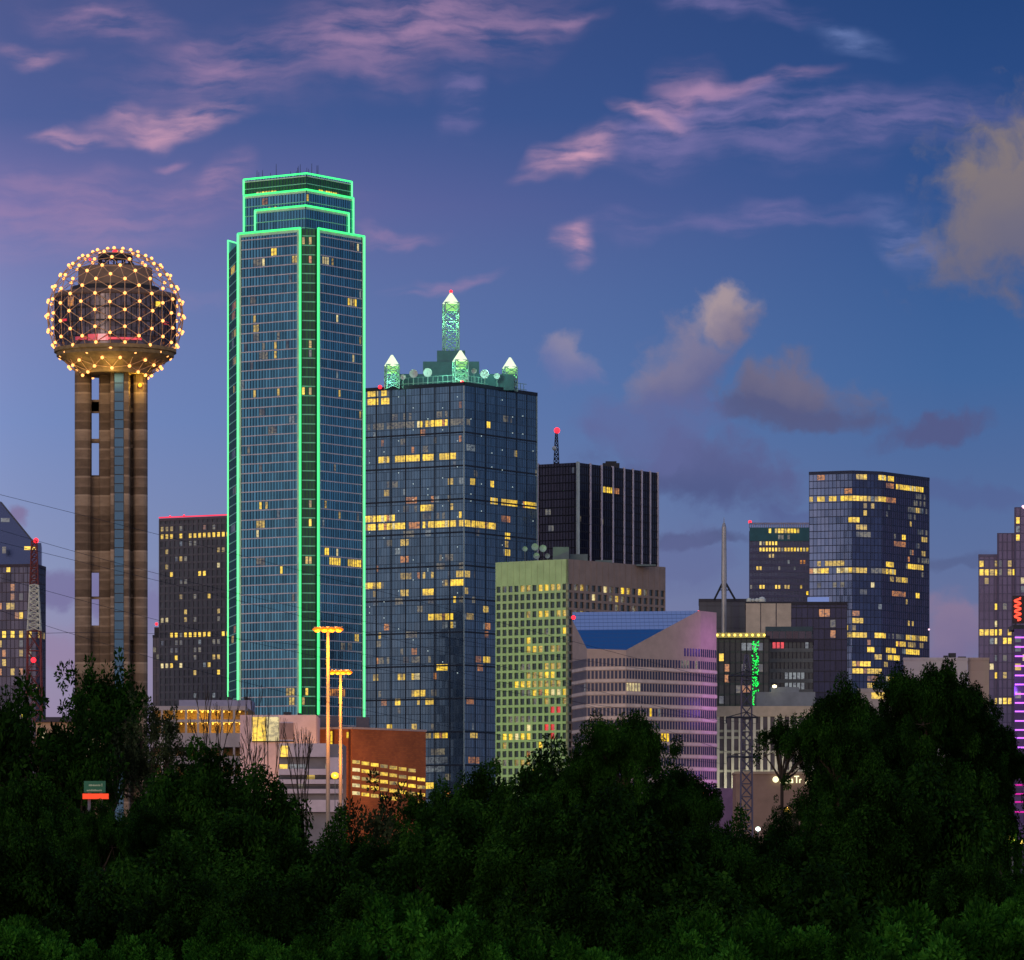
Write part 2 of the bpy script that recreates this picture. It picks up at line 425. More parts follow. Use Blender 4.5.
def bars(mb, f, z0, z1, bay=None, fl=None, vw=0.15, vp=0.15, hw=0.25, hp=0.2, zb=0.0, vm=0, hm=0, hskip=None, ends=True):
    if bay:
        nb = int(round(f.L / bay)); bw = f.L / nb
        for k in range(0 if ends else 1, nb + (1 if ends else 0)):
            mb.slab(f, k * bw - vw / 2, k * bw + vw / 2, z0 + 0.01, z1 - 0.01, -0.05, vp, vm)
    if fl:
        k = math.ceil((z0 - zb) / fl)
        while zb + k * fl <= z1 + 1e-6:
            if not (hskip and hskip(k)):
                z = zb + k * fl; mb.slab(f, 0.012, f.L - 0.012, z - hw / 2, z + hw / 2, -0.05, hp, hm)
            k += 1

PALEL = emis('pale beacon glass', (1.0, 0.6, 0.75), 1.6)
def beacon(name, px, py, D, label, r=0.5, group='red aircraft warning lights', post=1.2, em=None):
    z = Z(py, D); x = X(px, D)
    t = thing(name, label, 'beacon', (x, D, z - post), group)
    mb = MB(); mb.ball((x, D, z), r * 1.5, 0, 10); mb.build('lamp_glass', em or REDL, t, True)
    mb = MB(); mb.tube((x, D, z - post), (x, D, z - r * 0.8), 0.12, 0.12); mb.build('post', DARKM, t)
    return t

def lattice(mb, x, y, z0, z1, w0, w1, n, r, mat_=0, br=None, rot=0.0):
    br = br or r * 0.7
    def ring(z, w):
        return [np.array((x + w / 2 * math.sqrt(2) * math.cos(rot + math.pi / 4 + k * math.pi / 2), y + w / 2 * math.sqrt(2) * math.sin(rot + math.pi / 4 + k * math.pi / 2), z)) for k in range(4)]
    for j in range(n):
        a = ring(z0 + (z1 - z0) * j / n, w0 + (w1 - w0) * j / n); b = ring(z0 + (z1 - z0) * (j + 1) / n, w0 + (w1 - w0) * (j + 1) / n)
        for k in range(4):
            k2 = (k + 1) % 4
            mb.tube(a[k], b[k], r, r, 5, mat_); mb.tube(a[k], b[k2], br, br, 4, mat_); mb.tube(a[k2], b[k], br, br, 4, mat_); mb.tube(b[k], b[k2], br, br, 4, mat_)

# ---- ground
def ground():
    mb = MB(); mb.quad([(-30000, -3000, 0), (30000, -3000, 0), (30000, 40000, 0), (-30000, 40000, 0)])
    g = mat('dark river bottom grass', (0.035, 0.055, 0.02), 0.95, 0, 0.4, 0.05)
    mb.build('ground', g, None, kind='structure')
    mb = MB(); mb.quad([(-3000, 420, 0.004), (3000, 420, 0.004), (3000, 470, 0.004), (-3000, 470, 0.004)])
    mb.build('road', mat('asphalt', (0.05, 0.05, 0.05), 0.9), None, kind='structure')
    mb = MB(); mb.quad([(-2500, 760, 0.004), (2500, 760, 0.004), (2500, 3200, 0.004), (-2500, 3200, 0.004)])
    mb.build('pavement', mat('downtown pavement', (0.12, 0.12, 0.12), 0.9), None, kind='structure')
ground()

# ---- the tall tower outlined in green neon
def neon_tower():
    D = 1930.0; a = R(35); O = np.array((X(310.2, D), D)); du = np.array((-math.cos(a), math.sin(a))); dv = np.array((math.sin(a), math.cos(a)))
    q = lambda uu, vv: O + du * uu + dv * vv
    c = 4.6
    uL = c + reach(q(c, 0), du, 238.5); ch = reach(q(uL, 0), (du + dv), 229.0); vR = c + reach(q(0, c), dv, 363.5)
    U, V = uL + ch, vR + 8
    n_ = 1.5   # the slot at the near corner is cut in
    poly = [q(U, ch), q(uL, 0), q(c, 0), q(c + 0.8, 1.6), q(1.6, c + 0.8), q(0, c), q(0, vR), q(8, V), q(U, V)]
    b = Bld('office_tower', 'tallest glass tower, its edges and stepped top outlined in green neon', poly)
    fl = 3.68
    gm = glass('blue mirror glass', (0.085, 0.24, 0.33), 1.5, fl, 0.14, 0.9, 0.45, 0.012)
    gt = glass('mirror glass with neon light tint', (0.02, 0.48, 0.38), 1.5, fl, 0.35, 0.1, 0.25, 0.01)  # neon light on the chamfer is put into this green
    gs = glass('slot glass with neon light tint', (0.012, 0.13, 0.04), 1.2, fl, 0.35, 0.2, 0.5, 0.02)  # green neon glow put into the slot and crown glass colour
    pale = mat('pale silver spandrel', (0.62, 0.58, 0.60), 0.45, 0.2)
    greenline = mat('spandrel with neon light tint', (0.25, 0.75, 0.5), 0.4, 0.1)  # band green carries the neon light in its colour
    mull = mat('dark blue mullion', (0.035, 0.07, 0.12), 0.5, 0.4)
    z1 = Z(228.0, D + 2.6); zC = Z(240.5, D + 12)
    mb = MB()
    # the body, the far left chamfer a little lower than the rest
    inner = [q(uL + 0.02, 0.04), *poly[2:8], q(uL, V)]
    mb.prism(inner, 0, z1, 0, 1)
    for fi in (2, 3): mb.m[fi - 1] = 3 if fi == 3 else mb.m[fi - 1]
    mb.m[1] = mb.m[2] = mb.m[3] = 3
    mb.prism([q(U, ch), q(uL, 0.0), q(uL, V - 0.3), q(U, V - 0.3)], 0, zC, 2, 1)
    zF = Z(240.5, q(U, ch)[1])                # its parapet rises towards the back
    zN = Z(240.5, D + 4)
    n0_ = len(mb.v); 
    A_, B_, C_ = (*q(U, ch), zF), (*q(U, ch), zC - .05), (*q(uL, 0.0), zC - .05)
    mb.quad([B_, C_, (*q(uL, 0.0), zC), A_], 2)
    b.part(mb, 'glass_wall', [gm, ROOFM, gt, gs])
    fs = {'cham': Face(q(U, ch), q(uL, 0)), 'left': Face(q(uL, 0), q(c, 0)), 'slot': Face(q(c + 0.8, 1.6), q(1.6, c + 0.8)), 'right': Face(q(0, c), q(0, vR))}
    mb = MB()
    for k, zt in (('cham', zC), ('left', z1), ('slot', z1), ('right', z1)):
        bars(mb, fs[k], 0, zt, 1.5, None, 0.34, 0.10, vm=0)
    b.part(mb, 'mullions', mull)
    mb = MB()
    for k, zt in (('cham', zC), ('left', z1), ('slot', z1), ('right', z1)):
        bars(mb, fs[k], 0, zt - 0.5, None, fl, hw=0.42, hp=0.16, hm=1 if k in ('slot', 'cham') else 0)
    b.part(mb, 'floor_bands', [pale, greenline])
    # the setbacks
    tiers = []
    for nm, (cu, cv), lx, rx, yb, yt in (('front_tier', (6.2, 5.2), 255.6, 348.0, 0, 205.6), ('middle_tier', (9.6, 10.1), 244.5, 352.5, 0, 189.5), ('crown', (10.6, 11.5), 244.3, 351.0, 0, 173.4)):
        cc = q(cu, cv); Lu = reach(cc, du, lx); Lv = reach(cc, dv, rx)
        pl = [cc + du * Lu, cc, cc + dv * Lv, cc + du * Lu + dv * Lv]
        zt = Z(yt, cc[1]); tiers.append((nm, pl, zt))
    zlow = z1 - 0.2
    for (nm, pl, zt) in tiers:
        mb = MB(); g_ = gm if nm != 'crown' else gs
        z0 = zlow if nm != 'crown' else tiers[1][2] + 0.02
        if nm == 'crown':
            mb.prism(pl, z0, zt - 0.8, 0, 1); part = b.part(mb, 'crown', [gs, ROOFM])
        else:
            mb.prism(pl, z0, zt, 0, 1); part = b.part(mb, nm, [gm, ROOFM])
        mb = MB()
        for i in (0, 1):
            f = Face(pl[i], pl[i + 1]); bars(mb, f, z0, zt, 1.5, None, 0.3, 0.1, vm=0)
            bars(mb, f, z0 + 1, zt - 1, None, fl, hw=0.35, hp=0.16, hm=1)
        mb.build('mullions', [mull, greenline], part)
    # neon tubes
    r = 0.40
    def run(pts, r=r, m=NEON, mm=None):
        mb = MB()
        for i in range(len(pts) - 1): mb.tube(pts[i], pts[i + 1], r, r, 8, 0)
        return b.part(mb, 'neon_tube', m)
    o = 0.45
    zg = Z(700, D)
    def off(p, fx): return p + fx * o
    nl, nr_ = fs['left'].n, fs['right'].n
    pL, pA, pB, pR = q(uL, 0) + nl * o, q(c, 0) + nl * o, q(0, c) + nr_ * o, q(0, vR) + nr_ * o
    P3 = lambda p, z: (p[0], p[1], z)
    run([P3(pL, zg), P3(pL, z1)], m=NEONW); run([P3(pL, z1), P3(pA, z1)], 0.36); run([P3(pA, Z(714, D)), P3(pA, z1)], 0.40)
    run([P3(pB, Z(714, D)), P3(pB, z1)], 0.42); run([P3(pB, z1), P3(pR, z1)], 0.36); run([P3(pR, Z(716, D)), P3(pR, z1)], 0.36, NEONW)
    pU = q(U, ch) + fs['cham'].n * o
    run([P3(pU, zg), P3(pU, zF), P3(q(uL, 0) + fs['cham'].n * o, zC)], 0.30, NEONW)
    for nm, pl, zt in tiers:
        f0, f1 = Face(pl[0], pl[1]), Face(pl[1], pl[2])
        A, B, E = pl[0] + f0.n * o, pl[1] + (f0.n + f1.n) * o * 0.7, pl[2] + f1.n * o
        zb_ = zlow + 0.6 if nm != 'crown' else tiers[1][2] + 0.4
        run([P3(A, zb_), P3(A, zt)], 0.36, NEONW); run([P3(A, zt), P3(B, zt), P3(E, zt)], 0.34); run([P3(E, zb_), P3(E, zt)], 0.36, NEONW)
    # pale plates added behind the tubes to catch their glow as a halo
    halo_pl = mat('pale halo plate enamel', (0.55, 0.75, 0.6), 0.6)
    mb = MB()
    for f, t0, t1, zt in ((fs['left'], 0.1, 1.5, z1), (fs['left'], fs['left'].L - 1.7, fs['left'].L - 0.1, z1), (fs['right'], 0.1, 1.7, z1), (fs['right'], fs['right'].L - 1.3, fs['right'].L - 0.1, z1), (fs['cham'], 0.1, 1.6, zC)):
        mb.slab(f, t0, t1, 40, zt - 0.2, 0.19, 0.24)
    for f in (fs['left'], fs['right']): mb.slab(f, 1.6, f.L - 1.8, z1 - 1.6, z1 - 0.2, 0.19, 0.24)
    for nm, pl, zt in tiers:
        for f in (Face(pl[0], pl[1]), Face(pl[1], pl[2])): mb.slab(f, 0.1, f.L - 0.1, zt - 1.3, zt - 0.85 if nm == 'crown' else zt - 0.1, 0.19, 0.24)
    b.part(mb, 'halo_plate', halo_pl)
    # roof aerials
    mb = MB(); rnd = random.Random(4)
    pl, zt = tiers[2][1], tiers[2][2] - 0.8
    for i in range(15):
        p = pl[0] + (pl[1] - pl[0]) * rnd.random() * 0.95 + (pl[3] - pl[0]) * rnd.uniform(0.05, 0.5); mb = MB(); mb.tube(P3(p, zt), P3(p, zt + rnd.uniform(3.0, 6.5)), 0.13, 0.07, 4); b.part(mb, 'roof_aerial', DARKM)
    GL = {k: (f, 0.0, 1.5, fl, 0.12, 0.88, 0.18) for k, f in fs.items()}
    L = GL['left']; Rr = GL['right']; S = GL['slot']; H = GL['cham']
    b.lit(L, [(273, 279, 253, 'Y'), (249, 265, 264.5, 'd'), (293, 298, 262, 'y'), (262, 264, 258, 'W'), (253, 260, 342, 'd'), (262, 266, 342, 'd'), (274, 279, 342, 'y'), (286, 291, 342, 'd'),
              (261, 269, 352, 'd'), (274, 279, 351, 'y'), (254, 258, 392, 'y'), (278, 281, 392, 'y'), (254, 259, 331, 'y'), (277, 279, 332, 'd'), (252, 256, 322, 'y'), (250, 258, 303, 'd'), (290, 292, 282, 'w'),
              (259, 263, 502, 'Y'), (265, 269, 502, 'y'), (258, 262, 521, 'y'), (264, 267, 520, 'y'), (280, 285, 571, 'Y'), (255, 270, 561, 'd'), (277, 282, 511, 'w'), (258, 260, 531, 'W'), (288, 298, 690, 'y'), (290, 296, 702, 'y'), (246, 249, 452, 'd'), (270, 276, 430, 'd'), (260, 264, 470, 'd')])
    b.lit(Rr, [(323, 328, 264, 'W'), (331, 334, 265, 'y'), (348, 356, 305.7, 'Y'), (335, 339, 323, 'W'), (356, 359, 249, 'W'), (350, 354, 248, 'd'), (352, 354, 356, 'W'), (338, 341, 393, 'y'), (358, 360, 336, 'y'),
               (324, 329, 550, 'Y'), (336, 338, 552, 'W'), (329, 340, 562, 'Y'), (347, 360, 562, 'Y'), (322, 325, 520, 'w'), (339, 341, 513, 'y'), (324, 327, 503, 'y'), (340, 352, 642, 'd'), (354, 358, 640, 'y'), (330, 345, 690, 'O'), (358, 361, 298, 'w'), (358, 361, 416, 'y')])
    b.lit(S, [(308, 312, 520, 'Y'), (306, 312, 560, 'y'), (302, 305, 242, 'y'), (311, 313, 242, 'y'), (308, 313, 264, 'O'), (310, 313, 342, 'y'), (311, 314, 351, 'd'), (302, 306, 392, 'Y'), (304, 311, 691, 'Y'), (310, 314, 390, 'y'), (302, 305, 702, 'y'), (310, 313, 505, 'y')])
    b.lit(H, [(231, 235, 274, 'Y'), (232, 236, 310, 'O'), (232, 235, 320, 'O'), (232, 236, 330, 'y'), (233, 236, 358, 'y'), (232, 234, 345, 'w'), (233, 235, 390, 'y'), (231, 234, 640, 'y'), (234, 236, 625, 'O'), (231, 235, 530, 'w'), (232, 235, 455, 'w'), (233, 236, 490, 'd')])
    pl, zt = tiers[2][1], tiers[2][2]
    gl, gr = (Face(pl[0], pl[1]), 0.0, 1.5, fl, 0.1, 0.6, 0.1), (Face(pl[1], pl[2]), 0.0, 1.5, fl, 0.1, 0.6, 0.1)
    b.lit(gl, [(257, 276, 187.6, 'Y')]); b.lit(gr, [(318, 338, 187.8, 'Y')])
    pl = tiers[1][1]; gl = (Face(pl[0], pl[1]), 0.0, 1.5, fl, 0.1, 0.8, 0.15)
    b.lit(gl, [(262, 267, 199, 'O'), (268, 276, 208, 'y')]); b.lit((Face(pl[1], pl[2]), 0.0, 1.5, fl, 0.1, 0.8, 0.15), [(305, 308, 196, 'Y')])
    b.sprinkle(L, 8, ['d', 'w', 'd'], 3, 60, z1 - 4, 2); b.sprinkle(Rr, 5, ['d', 'w'], 5, 60, z1 - 4, 1)
    b.flush()
neon_tower()

# ---- the mirror glass tower with lit spires on its roof
def spire_tower():
    D = 2190.0; pl = corner_plan(464.5, D, 33, 362.0, 537.0)
    b = Bld('office_tower', 'dark mirror glass tower with white and green lit lattice spires on its roof', pl)
    fl = 3.75; zt = Z(384.5, D)
    gm = glass('slate mirror glass', (0.085, 0.15, 0.22), 1.5, fl, 0.14, 0.85, 0.3, 0.012)
    b.body(gm, zt, name='glass_wall')
    line = mat('black expansion joint', (0.02, 0.03, 0.045), 0.6, 0.1); thin = mat('slate mullion', (0.06, 0.10, 0.14), 0.4, 0.6); edge = mat('bright corner trim', (0.35, 0.45, 0.42), 0.35, 0.4)
    f0, f1 = b.face(0), b.face(1)
    mb = MB()
    for f in (f0, f1):
        bars(mb, f, 0, zt, 1.5, None, 0.10, 0.08); bars(mb, f, 0, zt, None, fl, hw=0.28, hp=0.10)
    b.part(mb, 'mullions', thin)
    mb = MB(); big = fl * 4
    zz = zt - 17.0
    bars(mb, f0, 0, zt, f0.L / 7.0, None, 0.5, 0.16, ends=False); bars(mb, f1, 0, zt, f1.L / 7, None, 0.3, 0.16, ends=False)
    z = Z(432, D)
    while z > 10:
        for f in (f0, f1): mb.slab(f, 0.01, f.L - 0.01, z - 0.35, z + 0.35, -0.05, 0.2)
        z -= 33.3 / F * D
    b.part(mb, 'expansion_joints', line)
    mb = MB(); mb.slab(f0, f0.L - 0.45, f0.L + 0.1, 0, zt, -0.1, 0.26); mb.slab(f1, f1.L - 0.5, f1.L + 0.1, 0, zt, -0.1, 0.26); b.part(mb, 'corner_trim', edge)
    mb = MB()
    for f in (f0, f1): mb.slab(f, -0.1, f.L + 0.1, zt - 0.4, zt + 1.2, -0.6, 0.3)
    b.part(mb, 'parapet', line)
    L = (f0, 0.0, 1.5, fl, 0.15, 0.9, 0.1); Q = (f1, 0.0, 1.5, fl, 0.15, 0.9, 0.1)
    b.lit(L, [(368, 378, 397, 'Y'), (380, 389, 396, 'Y'), (367, 378, 404, 'Y'), (381, 389, 403, 'Y'), (418, 449, 425, 'Y'), (368, 418, 428, 'd'), (450, 464, 424, 'd'), (393, 412, 417, 'd'), (436, 450, 414, 'd'),
              (378, 390, 461.6, 'Y'), (395, 405, 460.5, 'Y'), (407, 421, 460, 'Y'), (423, 433, 459, 'Y'), (439, 456, 458, 'Y'), (381, 384, 442, 'O'), (401, 406, 442, 'd'), (433, 438, 442, 'd'), (458, 461, 440, 'O'), (411, 415, 452, 'O'), (424, 428, 451, 'd'),
              (458, 461, 406, 'O'), (448, 453, 484, 'y'), (385, 389, 496, 'y'), (406, 416, 503, 'O'), (435, 439, 501, 'w'), (420, 433, 510.6, 'Y'), (450, 455, 509.6, 'y'), (365, 394, 521.5, 'Y'), (423, 446, 519, 'd'), (458, 461, 518, 'Y'),
              (364, 406, 530, 'Y'), (410, 419, 527.5, 'O'), (422, 464.5, 527, 'Y'), (403, 415, 538, 'd'), (425, 430, 537, 'w'), (387, 392, 546, 'd'), (397, 410, 546, 'y'), (400, 409, 563, 'O'), (436, 455, 561, 'd'), (400, 413, 573, 'y'), (422, 433, 571.5, 'y'),
              (438, 446, 570, 'd'), (456, 464, 570, 'y'), (365, 383, 590, 'Y'), (400, 413, 589, 'y'), (423, 435, 588, 'Y'), (444, 464, 587, 'Y'), (372, 375, 598, 'y'), (395, 398, 598, 'd'), (453, 456, 596, 'Y'), (417, 423, 606, 'd'), (428, 453, 613, 'Y'),
              (451, 455, 622, 'y'), (378, 382, 632.5, 'y'), (406, 414, 631, 'd'), (408, 418, 632, 'd'), (413, 418, 648, 'O'), (404, 433, 659, 'd'), (378, 383, 658, 'd'), (438, 447, 665, 'Y'), (397, 406, 675.6, 'Y'), (411, 421, 675.6, 'Y'), (374, 379, 676, 'y'),
              (412, 426, 692, 'Y'), (394, 402, 701, 'Y'), (417, 420, 701, 'y'), (426, 434, 700.5, 'Y'), (386, 391, 726, 'Y'), (413, 416, 726, 'y'), (427, 431, 735, 'y'), (435, 449, 735, 'Y'), (427, 447, 760, 'w'), (427, 446, 769, 'w'), (426, 438, 786.6, 'Y'), (428, 446, 748, 'd')])
    b.lit(Q, [(464.5, 470, 424, 'd'), (486, 491, 426, 'Y'), (486, 491, 423, 'Y'), (504, 513, 419, 'd'), (470, 475, 484, 'Y'), (491, 495, 486, 'Y'), (491, 497, 503, 'Y'), (502, 517, 505, 'Y'), (524, 537, 507, 'Y'), (502, 511, 521, 'O'), (464.5, 498, 528, 'Y'),
              (506, 510, 539, 'Y'), (506, 509, 547, 'y'), (506, 510, 556, 'Y'), (475, 479, 536, 'd'), (464, 470, 570, 'y'), (465, 474, 613, 'y'), (484, 488, 606, 'y'), (485, 490, 623, 'O'), (485, 489, 632, 'O'), (475, 482, 658, 'O'), (484, 490, 658, 'Y'), (477, 483, 666, 'O'),
              (464.5, 470, 587, 'y'), (467, 473, 700, 'O'), (470, 478, 735, 'y'), (468, 480, 760, 'O'), (474, 486, 782, 'y'), (466, 476, 448, 'w'), (514, 518, 452, 'd'), (516, 518, 458, 'y'), (473, 476, 577, 'd'), (470, 476, 596, 'd')])
    b.sprinkle(L, 60, ['d', 'w', 'd', 'O'], 11, 30, zt - 15, 2); b.sprinkle(Q, 22, ['d', 'w'], 12, 30, zt - 20, 2)
    b.flush()
    # white argyle lights: crossing diagonals over both faces
    mb = MB()
    for (f, y0, sg) in ((f0, 484, 1), (f0, 408, 1), (f0, 560, 1), (f0, 640, 1), (f1, 400, 1), (f1, 470, 1), (f1, 545, 1), (f0, 500, -1), (f0, 580, -1), (f0, 430, -1), (f1, 450, -1)):
        for k in range(7):
            t = f.L * (k + 0.5) / 7; z = Z(y0 + (k - 3) * (11.0 if f is f0 else 17.0) * sg, f.pt(t)[1])
            if z < zt - 3: p = f.pt(t + 0.4, 0.35); mb.ball((p[0], p[1], z), 0.20, 0, 6)
    b.part(mb, 'facade_bulbs', emis('cool white bulb', (0.75, 0.9, 0.85), 0.9, False), kind='stuff')
    # roof plant rooms
    Dm = D + 42
    def rb(x0, x1, y0, y1, d0, dd, m, nm):
        mb = MB(); mb.box(X(x0, d0), X(x1, d0), d0, d0 + dd, Z(y1, d0) if y1 else zt, Z(y0, d0)); return b.part(mb, nm, m)
    rb(395, 514, 374, None, D + 26, 26, TEALB, 'plant_room'); rb(423, 479, 361.5, None, D + 33, 16, TEALB, 'plant_room'); rb(437, 465, 350.5, None, D + 37, 9, TEALB, 'plant_room')
    # railing
    mb = MB()
    for f in (Face(pl[0] + (pl[1] - pl[0]) * 0.2 + f0.n * -5, pl[1] + f0.n * -5 + np.array((0, 2))), Face(pl[1] + f1.n * -5 + np.array((0, 2)), pl[2] + f1.n * -5)):
        for k in range(int(f.L / 2.6)): p = f.pt(k * 2.6); mb.tube((*p, zt), (*p, zt + 5.2), 0.13, 0.13, 4)
        for h in (2.6, 5.2): a, c = f.pt(0), f.pt(f.L - 1); mb.tube((*a, zt + h), (*c, zt + h), 0.14, 0.14, 4)
    b.part(mb, 'roof_railing', MINTM)
    # spires
    def spire(px, yt, yb, w, dd, nm, n):
        x, y = X(px, dd), dd; z0, z1 = zt, Z(yt + 10, dd); cap = Z(yt, dd)
        mb = MB(); lattice(mb, x, y, z0, z1, w, w, n, 0.28, 0, 0.2, R(12)); sp = b.part(mb, nm, MINTM)
        mb = MB(); s2 = w * 0.62
        mb.hexa([(x + s2 * math.cos(k * math.pi / 4), y + s2 * math.sin(k * math.pi / 4), z1 - 0.4) for k in range(8)], [(x + s2 * .12 * math.cos(k * math.pi / 4), y + s2 * .12 * math.sin(k * math.pi / 4), cap) for k in range(8)])
        mb.build('cap', CAPW, sp)
        mb = MB(); mb.lathe(x, y, [(w * 0.40, z1 - 3.6), (w * 0.48, z1 - 0.6), (w * .2, z1 - 0.6)], 12); mb.build('lantern', emis('lit lantern drum', (0.45, 1.0, 0.30), 0.55, False), sp)
        lamp('spire_light', 'POINT', (x, y, (z1 * 0.8 + z0 * 0.2)), (0.45, 1.0, 0.55), 900 if n < 8 else 2200, radius=0.5)
        lamp('spire_light', 'POINT', (x, y - w, z0 + 2), (0.35, 1.0, 0.7), 700, radius=0.5)
    spire(392, 355, 384, 5.6, D + 20, 'spire', 4); spire(460.5, 350.5, 384, 5.8, D + 7, 'spire', 4); spire(510, 357.5, 384, 5.6, D + 34, 'spire', 4); spire(451, 293, 352, 6.3, D + 41, 'tall_spire', 10)
    lamp('roof_light', 'POINT', (X(440, D), D + 8, zt + 8), (0.35, 1.0, 0.75), 3000, radius=1); lamp('roof_light', 'POINT', (X(490, D), D + 14, zt + 8), (0.35, 1.0, 0.75), 2600, radius=1)
    # dishes
    for px, py, r, dd in ((413.5, 373.5, 1.9, D + 14), (427.5, 372.5, 2.0, D + 12), (484.5, 374, 2.0, D + 14), (497, 376, 1.4, D + 22), (403, 377, 1.2, D + 16), (474, 371, 1.2, D + 12)):
        x, z = X(px, dd), Z(py, dd)
        t = MB(); t.lathe(0, 0, [(0.05, 0), (r * .5, .12), (r * .85, .36), (r, .6), (r * .97, .66), (r * .5, .22), (.05, .1)], 16)
        t.v = [(x + p[0], dd + .8 - p[2], z + p[1]) for p in t.v]; o = b.part(t, 'dish', DISH)
        m2 = MB(); m2.tube((x, dd + .7, z), (x, dd + 1.2, zt), .15, .15, 5); m2.build('mount', MINTM, o)
spire_tower()
beacon('roof_beacon', 451, 291.5, 2231, 'small red light on the tip of the tall central lattice spire', 0.5)
beacon('roof_beacon', 380, 387, 2212, 'small red light at the left roof corner of the spired tower', 0.6)
beacon('roof_beacon', 462, 382.5, 2192, 'small red light at the near roof corner of the spired tower', 0.6)

# ---- observation tower with the lit geodesic sphere
def ball_tower():
    D = 1300.0; cx, cy = X(115.3, D), D; k = D / F
    root = thing('observation_tower', 'brown concrete observation tower topped by a glowing geodesic sphere', 'tower', (cx, cy, 0))
    # banded concrete
    m = bpy.data.materials.new('banded tan concrete'); m.use_nodes = True; t = NT(m.node_tree); bs = m.node_tree.nodes['Principled BSDF']
    pos = t.new('ShaderNodeNewGeometry').outputs['Position']; s = t.sep(pos)
    lift = t.math('FLOOR', t.math('DIVIDE', s[2], 2.45))
    wn = t.new('ShaderNodeTexWhiteNoise', noise_dimensions='1D'); t.put(wn.inputs['W'], lift)
    saw = t.math('FRACT', t.math('DIVIDE', s[2], 2.45)); nz = t.noise(t.vmath('MULTIPLY', pos, (0.35, 0.35, 0.8)), 1.0, 5, 0.6)
    kk = t.math('ADD', t.math('MULTIPLY', wn.outputs[0], 0.6), t.math('MULTIPLY', nz, 0.5)); kk = t.math('ADD', kk, t.math('MULTIPLY', t.math('GREATER_THAN', saw, 0.8), 0.22))
    t.put(bs.inputs['Base Color'], t.ramp(kk, [(0.25, (0.11, 0.074, 0.045)), (0.55, (0.22, 0.155, 0.10)), (0.95, (0.46, 0.345, 0.235))])); bs.inputs['Roughness'].default_value = 0.85
    CON = m
    xx = lambda px: cx + (px - 115.3) * k
    ztop = Z(372, D)
    def rbox(mb, x0, x1, y0, y1, z0, z1, r=0.9):
        pts = []
        for (ax, ay, a0) in ((x1 - r, y0 + r, -90), (x1 - r, y1 - r, 0), (x0 + r, y1 - r, 90), (x0 + r, y0 + r, 180)):
            for j in range(4): a = R(a0 + j * 30); pts.append((ax + r * math.cos(a), ay + r * math.sin(a)))
        mb.hexa([(*p, z0) for p in pts], [(*p, z1) for p in pts])
    mb = MB(); rbox(mb, xx(74.5), xx(91), cy - 1.0, cy + 4, 0, ztop, 1.6); mb.build('outer_shaft', CON, root)
    mb = MB(); rbox(mb, xx(133), xx(147), cy - 1.0, cy + 4, 0, ztop, 1.6); mb.build('outer_shaft', CON, root)
    mb = MB(); rbox(mb, xx(98.3), xx(111), cy + 1.2, cy + 7, 0, ztop, 0.8)
    rbox(mb, xx(111.5), xx(115.6), cy - 4.2, cy + 2, 0, ztop - 0.05, 0.35); rbox(mb, xx(124.8), xx(130.3), cy - 4.1, cy + 2, 0, ztop - 0.1, 0.4)
    mb.box(xx(112), xx(130), cy - 2.0, cy + 1.1, 0, ztop - 0.02)
    mb.build('central_shaft', CON, root)
    # webs joining the shafts, with the openings left free
    mb = MB()
    for z0, z1 in ((Z(401, D), Z(412, D)), (Z(438, D), Z(442, D)), (Z(572, D), Z(474.5, D)), (0, Z(625, D)), (Z(598.5, D), Z(596, D)), (Z(410 + 0.5, D), Z(400, D) + 0.3)): mb.box(xx(90.5), xx(99), cy + 2.2, cy + 3.6, z0, z1)
    mb.box(xx(129.9), xx(133.4), cy + 2.4, cy + 3.6, 0, ztop)
    for z in (Z(412, D), Z(448, D), Z(598, D), Z(640, D)): mb.box(xx(129.5), xx(133.8), cy + 0.5, cy + 2.6, z, z + 1)
    mb.build('web_wall', CON, root)
    # elevator glass
    mb = MB(); fz = Face((xx(115.7), cy - 3.9), (xx(124.7), cy - 3.9)); mb.prism([fz.a, fz.b, fz.b + np.array((0, 1.8)), fz.a + np.array((0, 1.8))], 0, ztop - 0.4)
    eg = mb.build('elevator_glass', glass('elevator glass', (0.035, 0.10, 0.19), 2.4, 2.4, 0.3, 0.6, 0.3, 0.01), root)
    mb = MB(); bars(mb, fz, 0, ztop - 1, None, 2.4, hw=0.22, hp=0.06); mb.build('glazing_grid', DARKM, eg, kind='stuff')
    # decks in the sphere
    zc = Z(317.0, D); Rs = 68.0 * k
    zz = lambda py: Z(py, D)
    mb = MB(); mb.lathe(cx, cy, [(36 * k, zz(375)), (37.5 * k, zz(370)), (48 * k, zz(363.5)), (58.5 * k, zz(357)), (58.8 * k, zz(353.5)), (61 * k, zz(353)), (61 * k, zz(349.5)), (58 * k, zz(349)), (58 * k, zz(350))], 64); mb.lathe(cx, cy, [(0.2, zz(374.5)), (36 * k, zz(374.5))], 32)
    mb.build('lower_deck', mat('tan underdeck concrete', (0.30, 0.215, 0.10), 0.8, 0, 0.3, 0.6), root)  # the tan is the base colour of the deck
    gl = bpy.data.materials.new('restaurant glazing'); gl.use_nodes = True; t = NT(gl.node_tree); bs = gl.node_tree.nodes['Principled BSDF']
    tc = t.sep(t.new('ShaderNodeTexCoord').outputs['Object']); ang = t.math('ARCTAN2', tc[1], tc[0])
    cell = t.comb(t.math('FLOOR', t.math('MULTIPLY', ang, 16)), t.math('FLOOR', t.math('DIVIDE', tc[2], 1.6)), 0)
    wn = t.new('ShaderNodeTexWhiteNoise'); t.put(wn.inputs[0], cell)
